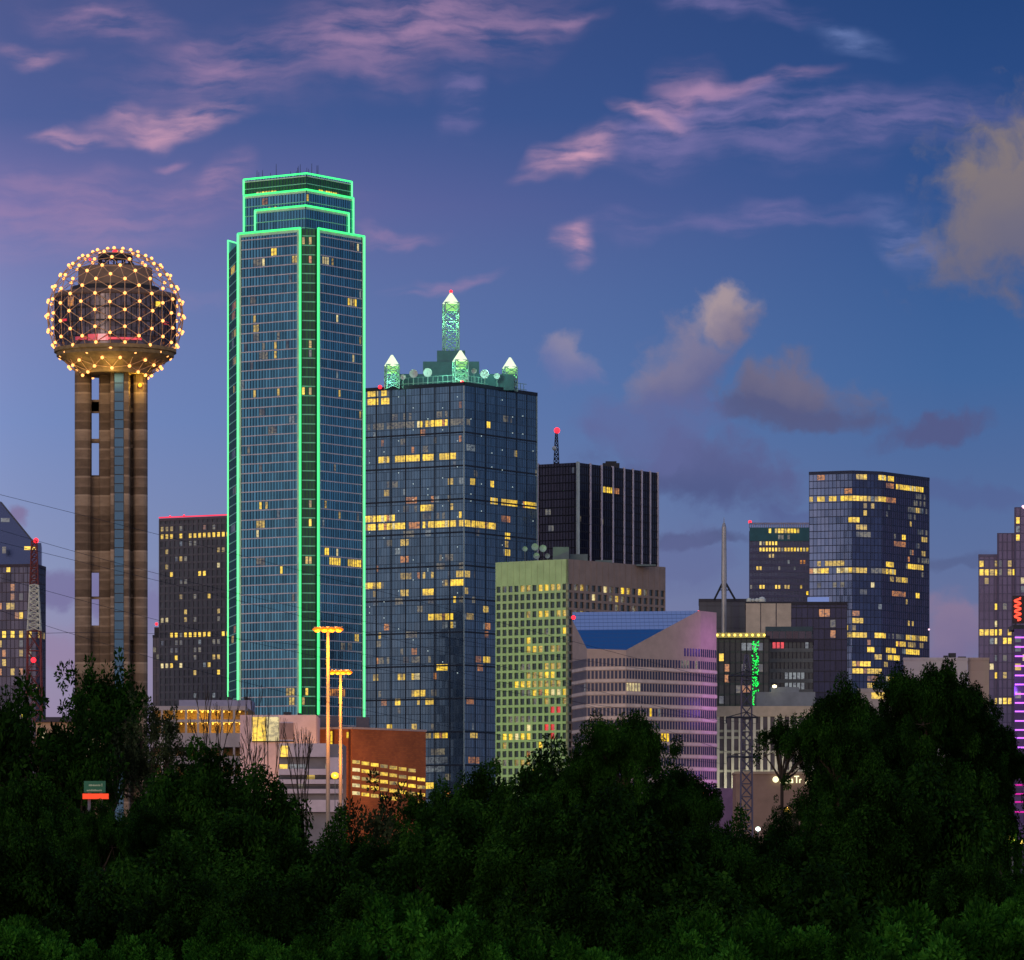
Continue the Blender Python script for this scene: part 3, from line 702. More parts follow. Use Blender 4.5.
    t.put(bs.inputs['Base Color'], t.mix(wn.outputs[0], (0.045, 0.04, 0.055), (0.11, 0.10, 0.14))); bs.inputs['Roughness'].default_value = 0.25; bs.inputs['Metallic'].default_value = 0.5
    mb = MB(); mb.lathe(cx, cy, [(58 * k, zz(350)), (58 * k, zz(340.5))], 64); mb.lathe(cx, cy, [(60 * k, zz(340.5)), (60 * k, zz(300))], 64); mb.lathe(cx, cy, [(58 * k, zz(340.6)), (60 * k, zz(340.5))], 64)
    dr = mb.build('restaurant_deck', gl, root, True)
    mb = MB()
    for j in range(72):
        a = 2 * math.pi * j / 72; x, y = cx + 60.2 * k * math.cos(a), cy + 60.2 * k * math.sin(a); mb.tube((x, y, zz(345)), (x, y, zz(300)), 0.10, 0.10, 4)
    mb.build('mullions', DARKM, dr)
    mb = MB()
    for y in (327, 313.5): mb.lathe(cx, cy, [(60.1 * k, zz(y)), (60.8 * k, zz(y)), (60.8 * k, zz(y - 1.6)), (60.1 * k, zz(y - 1.6))], 64)
    mb.build('floor_ring', DARKM, dr)
    for (a0, a1, y0, y1, m) in ((-112, -92, 346.5, 340.2, 'R'), (-92, -60, 345.8, 343.5, 'R'), (-148, -138, 326, 323, 'R'), (-33, -24, 328, 325, 'R'), (-126, -113, 345.5, 342, 'R'), (-136, -128, 311, 302, 'O'), (-44, -38, 311, 306, 'Y')):
        mb = MB(); n = 8
        for j in range(n):
            b0, b1 = R(a0 + (a1 - a0) * j / n), R(a0 + (a1 - a0) * (j + 1) / n); rr = 60.6 * k
            mb.quad([(cx + rr * math.cos(b0), cy + rr * math.sin(b0), zz(y0)), (cx + rr * math.cos(b1), cy + rr * math.sin(b1), zz(y0)), (cx + rr * math.cos(b1), cy + rr * math.sin(b1), zz(y1)), (cx + rr * math.cos(b0), cy + rr * math.sin(b0), zz(y1))])
        mb.build('lit_window', ROOM[m], dr)
    mb = MB(); mb.lathe(cx, cy, [(60 * k, zz(300)), (61.5 * k, zz(299.8)), (61.5 * k, zz(295.5)), (59 * k, zz(294.5)), (38 * k, zz(292))], 64); mb.build('upper_ledge', mat('deck rim concrete', (0.17, 0.14, 0.13), 0.8), root, True)
    mb = MB(); mb.lathe(cx, cy, [(37 * k, zz(292.5)), (37 * k, zz(269)), (36 * k, zz(268.5)), (0.1, zz(268.5))], 48); up = mb.build('machine_drum', mat('drum concrete', (0.24, 0.18, 0.13), 0.85), root, True)
    mb = MB(); mb.lathe(cx, cy, [(44 * k, zz(292.3)), (44 * k, zz(288)), (37 * k, zz(287.5))], 48); mb.build('walkway_rail', DARKM, up)
    # top frame
    mb = MB(); mb.lathe(cx, cy, [(17 * k, zz(258.5)), (17 * k, zz(254.3)), (16 * k, zz(254.3)), (16 * k, zz(258.5)), (17 * k, zz(258.5))], 32)
    for j in range(12):
        a = 2 * math.pi * j / 12; mb.tube((cx + 16.5 * k * math.cos(a), cy + 16.5 * k * math.sin(a), zz(268)), (cx + 16.5 * k * math.cos(a), cy + 16.5 * k * math.sin(a), zz(256)), 0.22, 0.22, 4)
    mb.box(xx(103), xx(106), cy - 1, cy + 1, zz(269), zz(262)); mb.box(xx(118), xx(134), cy - 2, cy + 2, zz(269), zz(264)); mb.box(xx(128), xx(138), cy, cy + 2, zz(269), zz(265.5))
    mb.build('top_frame', DARKM, root)
    # geodesic frame, five-frequency icosahedron
    ph = (1 + 5 ** 0.5) / 2; V = []
    for s1 in (1, -1):
        for s2 in (1, -1): V += [(0, s1 * ph, s2), (s1, 0, s2 * ph), (s1 * ph, s2, 0)]
    V = np.array(V, float); E = 2.0; tri = []
    for i in range(12):
        for j in range(i + 1, 12):
            for l in range(j + 1, 12):
                if all(abs(np.linalg.norm(V[p] - V[q]) - E) < 1e-3 for p, q in ((i, j), (j, l), (i, l))): tri.append((i, j, l))
    nodes = {}; edges = set(); n = 5
    def key(p): return tuple(np.round(p, 4))
    for i, j, l in tri:
        g = {}
        for a in range(n + 1):
            for b_ in range(n + 1 - a):
                w3 = [math.sin(q_ / n * 1.1071) for q_ in (a, b_, n - a - b_)]; p = V[i] * w3[0] + V[j] * w3[1] + V[l] * w3[2]; p = p / np.linalg.norm(p); kk = key(p); nodes[kk] = p; g[(a, b_)] = kk
        for (a, b_), kk in g.items():
            for da, db in ((1, 0), (0, 1), (1, -1)):
                if (a + da, b_ + db) in g: edges.add(tuple(sorted((kk, g[(a + da, b_ + db)]))))
    cen = np.array((cx, cy, zc)); mb = MB()
    skip = lambda p: p[2] < -0.88
    for a, c in sorted(edges):
        pa, pc = nodes[a], nodes[c]
        if skip(pa) or skip(pc): continue
        mb.tube(cen + pa * Rs, cen + pc * Rs, 0.10, 0.10, 4)
    fr = mb.build('geodesic_frame', mat('strut tinted with bulb light', (0.70, 0.45, 0.24), 0.6, 0.0), root)  # bulb light on the frame is put into this warm strut colour
    pts = sorted([p for p in nodes.values() if not skip(p)], key=lambda p: p[1])
    rest = MB()
    proto = MB(); proto.ball((0, 0, 0), 0.43, 0, 8); pm = None
    for idx, p in enumerate(pts):
        w = cen + p * (Rs + 0.25)
        if idx < 100:
            if pm is None:
                o = proto.build('bulb', BULB, fr, True, origin=(0, 0, 0)); pm = o
            else:
                o = pm.copy(); C.objects.link(o)
            o.location = tuple(w - parent_org(fr))
        else: rest.ball(w, 0.43, 0, 8)
    rest.build('bulb_field', BULB, fr, True, kind='stuff')
    mb = MB(); mb.ball((xx(140.5), cy - 1.9, zz(386)), 0.5, 0, 8); mb.build('shaft_lamp', SOD, root, True)
    lamp('underdeck_light', 'POINT', (cx, cy - 13, zz(378)), (1.0, 0.66, 0.2), 900, radius=2)  # added fill standing in for the light of the bulbs
    lamp('underdeck_light', 'POINT', (cx - 9, cy - 11, zz(380)), (1.0, 0.66, 0.2), 600, radius=2)
    lamp('shaft_light', 'POINT', (xx(141), cy - 3.6, zz(384)), (1.0, 0.62, 0.08), 900, radius=0.3)
    # lit doorway low on the shaft
    mb = MB(); mb.box(xx(89), xx(95), cy - 1.6, cy - 1.1, zz(775), zz(735)); mb.build('lit_doorway', ROOM['W'], root)
ball_tower()
beacon('roof_beacon', 115, 252, 1299, 'red beacon on top of the glowing geodesic sphere', 0.45)
beacon('roof_beacon', 90, 259.3, 1299, 'smaller red light on the upper left of the geodesic sphere', 0.22, post=0.5)

# ---- generic details for the other towers
def simple_tower(name, label, poly, zt, gcol, fl, bay, spans, metal=0.85, rough=0.15, var=0.35, bars_v=(0.2, 0.12), bars_h=(0.35, 0.16), mull=(0.03, 0.035, 0.05), seed=1, nspr=(20, 10), faces=(0, 1), cat='skyscraper', kinds=('d', 'd', 'w', 'y'), lo=0.15, hi=0.85, hmat=None, cap=0.8, z0s=20):
    b = Bld(name, label, poly, cat)
    gm = glass(label[:20] + ' glass', gcol, bay, fl, rough, metal, var)
    b.body(gm, zt, name='glass_wall')
    mm = mat(label[:20] + ' frame', mull, 0.6, 0.1); hm = mat(label[:20] + ' band', hmat, 0.6) if hmat else mm
    mb = MB()
    for i in faces: bars(mb, b.face(i), 0, zt, bay, None, bars_v[0], bars_v[1])
    b.part(mb, 'mullions', mm)
    mb = MB()
    for i in faces:
        bars(mb, b.face(i), 0, zt, None, fl, hw=bars_h[0], hp=bars_h[1])
    b.part(mb, 'floor_bands', hm)
    if cap:
        mb = MB()
        for i in range(len(poly)): f = b.face(i); mb.slab(f, -0.1, f.L + 0.1, zt - cap, zt + 0.5, -0.5, bars_v[1] + 0.12)
        b.part(mb, 'parapet', mm)
    gs = {}
    for n, i in enumerate(faces):
        g = (b.face(i), 0.0, bay, fl, lo, hi, bars_v[0] * 0.6); gs[i] = g
        b.lit(g, [s for s in spans if g[0].t(s[0]) > -bay and g[0].t(s[1]) < g[0].L + bay])
        if n < len(nspr) and nspr[n]: b.sprinkle(g, nspr[n], list(kinds), seed + n, z0s, zt - fl * 2, 2)
    return b, gs

# left edge: tower with a sloping pointed top
def pointed_tower():
    D = 2050.0
    pl = [(X(-60, D), D + 10), (X(36, D), D), (X(45.5, D + 20), D + 20), (X(45.3, D + 60), D + 60), (X(-60, D), D + 60)]
    spans = [(6, 9, 566, 'Y'), (10, 13, 592, 'O'), (10, 13, 598, 'O'), (0, 4, 606, 'O'), (8, 14, 606, 'y'), (20, 26, 614, 'Y'), (22, 26, 600, 'd'), (3, 7, 634, 'Y'), (10, 16, 634, 'Y'), (21, 26, 634, 'Y'), (28, 34, 634, 'Y'), (38, 45, 635, 'y'),
             (21, 25, 656, 'y'), (21, 25, 646, 'w'), (5, 9, 660, 'y'), (0, 4, 644, 'y'), (12, 17, 668, 'y'), (0, 3, 670, 'O'), (22, 26, 670, 'O'), (2, 6, 655, 'O'), (14, 16, 613, 'O'), (2, 5, 550, 'd')]
    b, gs = simple_tower('office_tower', 'dark blue tower with a sloping pointed top at the left edge', pl, Z(565, D), (0.045, 0.055, 0.10), 3.9, 1.9, spans, seed=31, nspr=(22, 6), kinds=('d', 'O', 'd', 'y'), var=0.4, faces=(0, 1), mull=(0.05, 0.04, 0.06), hmat=(0.075, 0.06, 0.075))
    # gabled top
    za, zb, zc = Z(565, D), Z(541, D), Z(500, D); x0, x1, x2, x3 = X(-62, D), X(-2, D), X(31.5, D), X(38.5, D)
    y0, y1 = D + 12, D + 46
    mb = MB()
    prof = [(x0, za), (x3, za), (x3, zb), (x2, zb), (x1, zc), (X(-6, D), zc + 2), (x0, zb)]
    mb.hexa([(x, y0, z) for x, z in reversed(prof)], [(x * y1 / y0 + 0.3, y1, z) for x, z in reversed(prof)])
    top = b.part(mb, 'gabled_top', glass('gable glass', (0.02, 0.04, 0.12), 2, 4, 0.2, 0.7, 0.3))
    mb = MB(); s = Face((X(21.5, D), y0), (X(33, D), y0)); mb.slab(s, 0, s.L, Z(548, D), Z(544.5, D), 0.02, 0.3); mb.build('lit_window', ROOM['Y'], top)
    mb = MB(); mb.slab(Face((X(-2, D), y0), (X(8, D), y0)), 0, 3.6, Z(520, D), Z(516, D), 0.02, 0.3); mb.build('lit_window', ROOM['w'], top)
    mb = MB()
    mb.tube((x1, y0 - .2, zc), (x2, y0 - .2, zb), 0.35, 0.35, 5); mb.build('edge_trim', STEEL, top)
    b.flush()
pointed_tower()

def broadcast_mast():
    D = 1150.0; x = X(34.2, D)
    t = thing('lattice_mast', 'tapering red and white lattice mast in front of the left tower', 'mast', (x, D, 0))
    zA, zB, zT = Z(631, D), Z(585, D), Z(541, D)
    mb = MB(); lattice(mb, x, D, zA, zB, 3.0, 1.9, 8, 0.13, 0, 0.10); mb.build('white_section', mat('white mast paint', (0.72, 0.74, 0.6), 0.6), t)
    red = mat('faded red mast paint', (0.20, 0.05, 0.045), 0.6)
    mb = MB(); lattice(mb, x, D, zB, zT, 1.9, 1.2, 8, 0.13, 0, 0.08); mb.build('upper_section', red, t)
    mb = MB(); lattice(mb, x, D, 0, zA, 4.6, 3.0, 14, 0.15, 0, 0.09); mb.build('lower_section', red, t)
broadcast_mast()
beacon('roof_beacon', 36, 540.5, 1150, 'red beacon on the tip of the tapering lattice mast', 0.42)
beacon('roof_beacon', 33.5, 660, 1148, 'red beacon low on the tapering lattice mast', 0.42)
beacon('roof_beacon', 156.5, 624, 2419, 'red light on the small tower behind the observation tower', 0.5)
beacon('roof_beacon', 170, 516.5, 2340, 'left red dot on the red trimmed roof of the dark slab', 0.3, post=0.6); beacon('roof_beacon', 184, 515.5, 2338, 'second red dot on the red trimmed roof of the dark slab', 0.3, post=0.6)

def slab_tower():
    D = 2320.0; pl = [(X(160, D + 22), D + 22), (X(240, D), D), (X(250, D), D + 35), (X(170, D + 22), D + 60)]
    spans = []
    for a, c in ((161, 168), (169, 175), (179, 184), (187, 190), (191, 197), (199, 205), (208, 212), (213, 218), (221, 228)): spans.append((a, c, 536.5 - (a - 161) * 0.06, 'Y'))
    spans += [(162, 167, 528, 'y'), (171, 175, 527, 'y'), (180, 183, 527, 'd'), (201, 205, 525, 'O'), (209, 212, 524, 'd'), (168, 174, 574, 'Y'), (199, 205, 572, 'Y'), (206, 213, 594, 'Y'), (162, 167, 618, 'W'), (185, 189, 617, 'y'), (214, 219, 614, 'y'),
              (168, 174, 633, 'Y'), (175, 180, 633, 'Y'), (184, 190, 632.5, 'Y'), (194, 204, 632, 'Y'), (207, 212, 631, 'Y'), (222, 228, 630, 'Y'), (161, 167, 669, 'W'), (169, 174, 669, 'Y'), (177, 182, 669, 'W'), (193, 195, 675, 'y'), (208, 211, 668, 'Y'), (216, 218, 675, 'Y'),
              (163, 166, 554, 'y'), (180, 182, 560, 'y'), (164, 166, 569, 'y'), (179, 181, 596, 'y'), (191, 193, 600, 'd'), (184, 186, 610, 'y'), (173, 175, 655, 'Y'), (217, 220, 564, 'W'), (190, 200, 650, 'd'), (176, 184, 643, 'd')]
    zt = Z(518, D + 11)
    b, gs = simple_tower('office_tower', 'dark grid slab with a red neon roof line left of the green outlined tower', pl, zt, (0.075, 0.085, 0.10), 3.6, 2.6, spans, metal=0.5, rough=0.4, bars_v=(0.9, 0.35), bars_h=(0.9, 0.3), mull=(0.095, 0.095, 0.115), hmat=(0.11, 0.11, 0.125), seed=41, nspr=(45,), faces=(0,), kinds=('d', 'd', 'y', 'd', 'w'), lo=0.2, hi=0.8)
    f = b.face(0); mb = MB(); a, c = f.pt(0, 0.8), f.pt(f.L, 0.8); mb.tube((*a, zt + 0.9), (*c, zt + 0.9), 0.32, 0.32, 6); b.part(mb, 'neon_tube', REDT)
    b.flush()
    D = 2420.0; pl = [(X(153, D), D), (X(166, D), D), (X(166, D), D + 20), (X(153, D), D + 20)]
    b, gs = simple_tower('office_tower', 'narrow grey block between the observation tower and the dark slab', pl, Z(636, D), (0.10, 0.10, 0.14), 3.4, 1.5, [(154, 157, 650, 'd')], metal=0.3, rough=0.5, seed=5, nspr=(4,), faces=(0,), hmat=(0.14, 0.13, 0.15)); b.flush()
    mb = MB(); mb.box(X(154, D), X(160, D), D + 2, D + 12, Z(636, D), Z(627, D)); b.part(mb, 'roof_box', DARKM)
slab_tower()

# dark tower with pale vertical fins
def finned_tower():
    D = 2300.0; pl = corner_plan(577.5, D, 33, 536.5, 658.0); zt = Z(462.5, D)
    b, gs = simple_tower('office_tower', 'near black tower with pale vertical fins behind the green building', pl, zt, (0.02, 0.022, 0.045), 3.8, 1.6, [(602, 606, 488, 'Y'), (606, 612, 488.5, 'Y'), (612, 619, 489.5, 'O'), (571, 575, 470.5, 'd'), (601.5, 603, 522, 'W')],
                         metal=0.7, rough=0.2, bars_v=(0.25, 0.15), bars_h=(0.5, 0.2), mull=(0.016, 0.015, 0.02), seed=51, nspr=(8, 4), kinds=('d',), cap=0)
    f0, f1 = b.face(0), b.face(1); fin = mat('pale stone fin', (0.66, 0.60, 0.66), 0.6); broad = mat('pale green stone fin', (0.58, 0.66, 0.58), 0.6)
    for px in (590, 601.3, 612.5, 623.8, 632.6, 641.4, 649.8, 657.6):
        t = min(f1.t(px), f1.L); mb = MB(); mb.slab(f1, t - 0.5, t + 0.5, 0, zt + 0.4, -0.3, 0.5); b.part(mb, 'fin', fin)
    mb = MB(); mb.slab(f1, -0.6, 1.0, 0, zt + 0.4, -0.3, 0.6); b.part(mb, 'fin', broad)
    mb = MB(); mb.slab(f0, -0.2, 1.4, 0, zt + 0.5, -0.3, 1.0); b.part(mb, 'fin', fin)
    mb = MB(); mb.box(X(604, D), X(621, D), D + 32, D + 40, zt, Z(463, D + 32)); mb.box(X(607, D), X(618, D), D + 33, D + 39, zt, Z(461, D + 32)); b.part(mb, 'roof_cabin', DARKM)
    b.flush()
    # its mast
    x, y = X(557, D), D + 30; t = thing('antenna_mast', 'dark lattice mast with a white dish on the finned tower roof', 'mast', (x, y, zt))
    mb = MB(); lattice(mb, x, y, zt, Z(441, y), 2.6, 1.4, 6, 0.22, 0, 0.15); lattice(mb, x, y, Z(441, y), Z(432, y), 1.4, 0.8, 3, 0.2, 0, 0.13); mb.build('lattice', DARKM, t)
    mb = MB(); mb.ball((x - 1.0, y - 1.2, Z(448.5, y)), 1.1, 0, 10); mb.build('dish', DISH, t, True)
finned_tower()
beacon('roof_beacon', 557, 430.5, 2330, 'bright red beacon at the top of the finned tower mast', 0.95)

# green lit concrete building
def green_building():
    D = 1700.0; pl = corner_plan(567.5, D, 38, 495.5, 665.5); zt = Z(559, D)
    b = Bld('office_building', 'concrete grid office block, left face floodlit green, right face tan', pl, 'office building')
    glz = glass('dark office glass', (0.05, 0.07, 0.08), 2.0, 3.0, 0.2, 0.6, 0.3)
    fl = 8.76 / F * D * 1.0; f0, f1 = b.face(0), b.face(1)
    z_row = Z(583.5, D)     # top of first window row at the near corner
    zb = z_row - fl * 30
    n0, n1 = 12, 17
    b0, b1 = (f0.L - 1.2) / n0, (f1.L - 1.2) / n1
    ins = [pl[0] + (f0.d - f0.n) * 0.7, pl[1] + (-f0.d * 0 - f0.n - f1.n) * 0.7, pl[2] + (-f1.d - f1.n) * 0.7, pl[3]]
    b.body(glz, zt - 0.5, poly=ins, name='glass_core')
    gc = mat('concrete with green floodlight tint', (0.40, 0.44, 0.30), 0.85, 0, 0.12); tc = mat('tan concrete', (0.30, 0.235, 0.20), 0.85, 0, 0.12)  # left face colour takes in some of the green floodlight
    for f, m, nb in ((f0, gc, n0), (f1, tc, n1)):
        mb = MB(); bw = f.L / nb
        mb.slab(f, 0, f.L, z_row, zt, -0.69, 0.0)
        k = 1
        while z_row - k * fl > 0:
            z = z_row - k * fl; mb.slab(f, 0, f.L, z, z + fl * 0.28, -0.69, -0.02); k += 1
        for j in range(nb + 1):
            w = bw * 0.32 / 2; mb.slab(f, max(0, j * bw - w), min(f.L, j * bw + w), 0, z_row + 0.01, -0.69, -0.005)
        b.part(mb, 'concrete_grid', m)
        mb = MB()
        for j in range(1, nb):
            mb.slab(f, j * bw - 0.12, j * bw + 0.12, z_row + 0.5, zt - 0.3, -0.1, 0.12)
        b.part(mb, 'parapet_ribs', m)
    # panes lie behind the grid
    fi0, fi1 = Face(f0.pt(0, -0.55), f0.pt(f0.L, -0.55)), Face(f1.pt(0, -0.55), f1.pt(f1.L, -0.55))
    G0 = (fi0, zb, f0.L / n0, fl, 0.29, 0.995, f0.L / n0 * 0.16); G1 = (fi1, zb, f1.L / n1, fl, 0.29, 0.995, f1.L / n1 * 0.16)
    zy = lambda y: (y / 3.94) + 580
    zx = lambda x: (x / 3.94) + 480
    sp = [(95, 145, 32, 'd'), (120, 230, 32, 'y'), (230, 275, 32, 'Y'), (285, 335, 32, 'y'), (150, 230, 136, 'y'), (230, 280, 136, 'Y'), (310, 340, 136, 'y'), (185, 215, 240, 'Y'), (185, 225, 272, 'Y'), (230, 335, 272, 'y'), (150, 230, 340, 'd'), (230, 320, 340, 'y'),
          (165, 345, 375, 'y'), (250, 290, 375, 'Y'), (140, 200, 410, 'Y'), (200, 345, 410, 'y'), (155, 200, 443, 'd'), (205, 350, 443, 'Y'), (200, 345, 480, 'y'), (275, 315, 512, 'R'), (250, 292, 583, 'R'), (180, 200, 583, 'W'), (270, 292, 605, 'R'), (90, 195, 615, 'Y'), (90, 105, 648, 'y'), (230, 250, 648, 'Y'),
          (320, 340, 203, 'Y'), (250, 270, 203, 'd'), (275, 300, 512, 'R'), (180, 200, 690, 'O'), (130, 210, 720, 'y'), (200, 225, 755, 'Y'), (230, 260, 780, 'O'), (150, 200, 780, 'y'), (60, 110, 720, 'd'), (200, 240, 480, 'd')]
    sp += [(100, 240, 548, 'd')]
    b.lit(G0, [(zx(a), zx(c), zy(y), k) for a, c, y, k in sp])
    # right face rows follow the perspective, given at the near corner's rows
    for row, cols in ((0, {1: 'd', 2: 'y', 3: 'd', 6: 'W', 7: 'd', 9: 'Y', 10: 'y', 12: 'Y', 13: 'd'}), (1, {4: 'W', 7: 'd', 8: 'y', 9: 'd'}), (2, {8: 'd', 11: 'd'}), (3, {1: 'd', 2: 'y'})):
        for c_, k in cols.items(): b.cells[(id(fi1), c_, 29 - row)] = (G1, c_, 29 - row, k)
    b.dark(G0, zb, z_row); b.dark(G1, zb + fl * 14, z_row)
    b.flush(glz)
    # roof dishes
    zr = zt - 0.5
    for px, py, r in ((535, 547, 1.25), (543, 548.5, 1.25), (536.5, 556, 1.1), (547.5, 556, 0.9), (525, 549, 0.9)):
        dd = D + 12; x, z = X(px, dd), Z(py, dd); m = MB(); m.lathe(0, 0, [(0.05, 0), (r * .6, .15), (r, .5), (r * .97, .55), (r * .5, .25), (.05, .1)], 14); m.v = [(x + p[0], dd - p[2], z + p[1]) for p in m.v]
        o = b.part(m, 'dish', mat('grey green dish', (0.30, 0.42, 0.40), 0.6)); m2 = MB(); m2.tube((x, dd, z), (x, dd + .4, zr), .1, .1, 5); m2.build('mount', STEEL, o)
    gp = mat('grey green roof plant', (0.13, 0.19, 0.19), 0.6); dd = D + 6
    for x0, x1, o_, yt in ((553, 569, 0, 547), (570, 588, 6, 553), (596, 613, 14, 557.5), (638, 658, 24, 560)): mb = MB(); mb.box(X(x0, dd), X(x1, dd), dd + o_, dd + o_ + 5, zr, Z(yt, dd)); b.part(mb, 'roof_unit', gp)
    a = f0.pt(f0.L * 0.4, 85); tg = f0.pt(f0.L * 0.5)
    lamp('green_floodlight', 'SPOT', (a[0], a[1], 62), (0.50, 1.0, 0.14), 1.05e5, (tg[0], tg[1], 78), 80, 3)
green_building()
beacon('roof_beacon', 573.5, 617.5, 1601, 'red light at the left apex of the sloped blue roof', 0.45); beacon('roof_beacon', 698.5, 612.5, 1638, 'red light at the right apex of the sloped blue roof', 0.45)

# pink stone building with a slanting blue glass roof
def slant_building():
    D = 1600.0
    p = [(X(572.5, D + 26), D + 26), (X(586.8, D + 4), D + 4), (X(626, D), D), (X(700.5, D + 24), D + 24), (X(716.5, D + 34), D + 34), (X(716.5, D + 60), D + 60), (X(572.5, D + 50), D + 50)]
    p = [np.array(q) for q in p]
    b = Bld('office_building', 'pink striped office block with a slanting blue glass roof', p, 'office building')
    stone = mat('pink granite', (0.52, 0.40, 0.33), 0.7, 0, 0.10); glz = glass('blue grey office glass', (0.04, 0.05, 0.10), 1.3, 4.0, 0.45, 0.5, 0.3)
    import bmesh
    from mathutils import Vector
    # slant plane through three roof points
    A = Vector((p[0][0], p[0][1], Z(620.5, p[0][1]))); Bv = Vector((p[1][0], p[1][1], Z(652.5, p[1][1]))); Cv = Vector((p[2][0], p[2][1], Z(650, p[2][1])))
    fe = Face(p[2], p[3]); te = fe.t(694.5); pe = fe.pt(te); Ev = Vector((pe[0], pe[1], Z(613, pe[1])))
    nrm = (Cv - Ev).cross(A - Ev).normalized(); Bv = Cv
    if nrm.z < 0: nrm = -nrm
    zt = Z(612.5, p[4][1])
    def sliced(poly, z0, z1, m, name, cap=None, shift=0.0):
        mb = MB(); mb.prism(poly, z0, z1); o = b.part(mb, name, [m] + ([cap] if cap else []))
        bm = bmesh.new(); bm.from_mesh(o.data); bmesh.ops.remove_doubles(bm, verts=bm.verts, dist=0.001)
        org = Vector(parent_org(b.root)); co = Bv - org + Vector((0, 0, shift))
        r = bmesh.ops.bisect_plane(bm, geom=bm.verts[:] + bm.edges[:] + bm.faces[:], plane_co=co, plane_no=nrm, clear_outer=True)
        ed = [e for e in r['geom_cut'] if isinstance(e, bmesh.types.BMEdge)]
        rr = bmesh.ops.contextual_create(bm, geom=ed)
        for f in rr['faces']: f.material_index = 1 if cap else 0
        bm.to_mesh(o.data); bm.free(); return o
    roofg = bpy.data.materials.new('blue slanted glazing'); roofg.use_nodes = True; t = NT(roofg.node_tree); bs = roofg.node_tree.nodes['Principled BSDF']
    pos = t.sep(t.new('ShaderNodeNewGeometry').outputs['Position']); st = t.math('FRACT', t.math('DIVIDE', pos[2], 1.35)); ln = t.smooth(st, 0.86, 0.9)
    sx = t.math('FRACT', t.math('DIVIDE', pos[0], 1.5)); lx = t.math('MULTIPLY', t.smooth(sx, 0.9, 0.93), 0.5)
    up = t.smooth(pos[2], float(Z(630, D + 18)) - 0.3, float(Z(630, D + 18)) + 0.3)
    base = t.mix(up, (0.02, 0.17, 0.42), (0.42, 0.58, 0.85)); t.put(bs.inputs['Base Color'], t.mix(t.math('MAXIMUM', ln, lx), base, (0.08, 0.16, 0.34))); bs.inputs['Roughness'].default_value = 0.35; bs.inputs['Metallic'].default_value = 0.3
    sliced(p, 0, zt, stone, 'wall', roofg)
    # stripes of glass slightly proud, divided by stone piers
    fl = 12.4 / F * D
    ztop_row = Z(658, D)      # top of first full window row
    fcs = [Face(p[i], p[i + 1]) for i in range(4)]
    Gs = []
    for i, f in enumerate(fcs):
        nb = max(3, int(round(f.L / (1.36 if i else 1.9)))); G = (f, ztop_row - fl * 20 + fl * 0.02, f.L / nb, fl, 0.33, 0.98, f.L / nb * 0.19); Gs.append(G)
    zx = lambda x: x / 3.94 + 480; zy = lambda y: y / 3.94 + 580
    b.lit(Gs[2], [(626, 639.4, 687, 'W'), (649, 653, 711, 'Y'), (661, 669, 736, 'Y'), (677, 698, 662, 'd'), (659, 662, 711, 'w')]); b.lit(Gs[0], [(584, 586, 690, 'w')])
    b.lit(Gs[1], [(594, 597, 736, 'Y')])
    for G in Gs: b.dark(G, G[1] + fl * 5, G[1] + fl * 20)
    # the extra short row high on the right
    for G, t0 in ((Gs[2], 0.80), (Gs[3], 0.0)):
        nb = int(round(G[0].L / G[2]))
        for c_ in range(int(nb * t0), nb): b.cells[(id(G[0]), c_, 20)] = (G, c_, 20, '-')
    b.flush(glz)
    ledge = mat('pale pink stone course', (0.76, 0.62, 0.52), 0.7)
    mb = MB()
    for i, f in enumerate(fcs):
        for k in range(0, 18):
            z = ztop_row - fl * k - fl + fl * 0.02; mb.slab(f, 0.02, f.L - 0.02, z + fl * 0.04, z + fl * 0.28, -0.05, 0.28)
    b.part(mb, 'stone_courses', ledge)
    a = fcs[3].pt(fcs[3].L * 0.5, 16)
    for zz_ in (38, 62, 84): lamp('violet_floodlight', 'SPOT', (a[0], a[1], zz_), (0.72, 0.22, 1.0), 5200, (*fcs[3].pt(fcs[3].L * 0.5), zz_), 110, 2, 1.0)
slant_building()

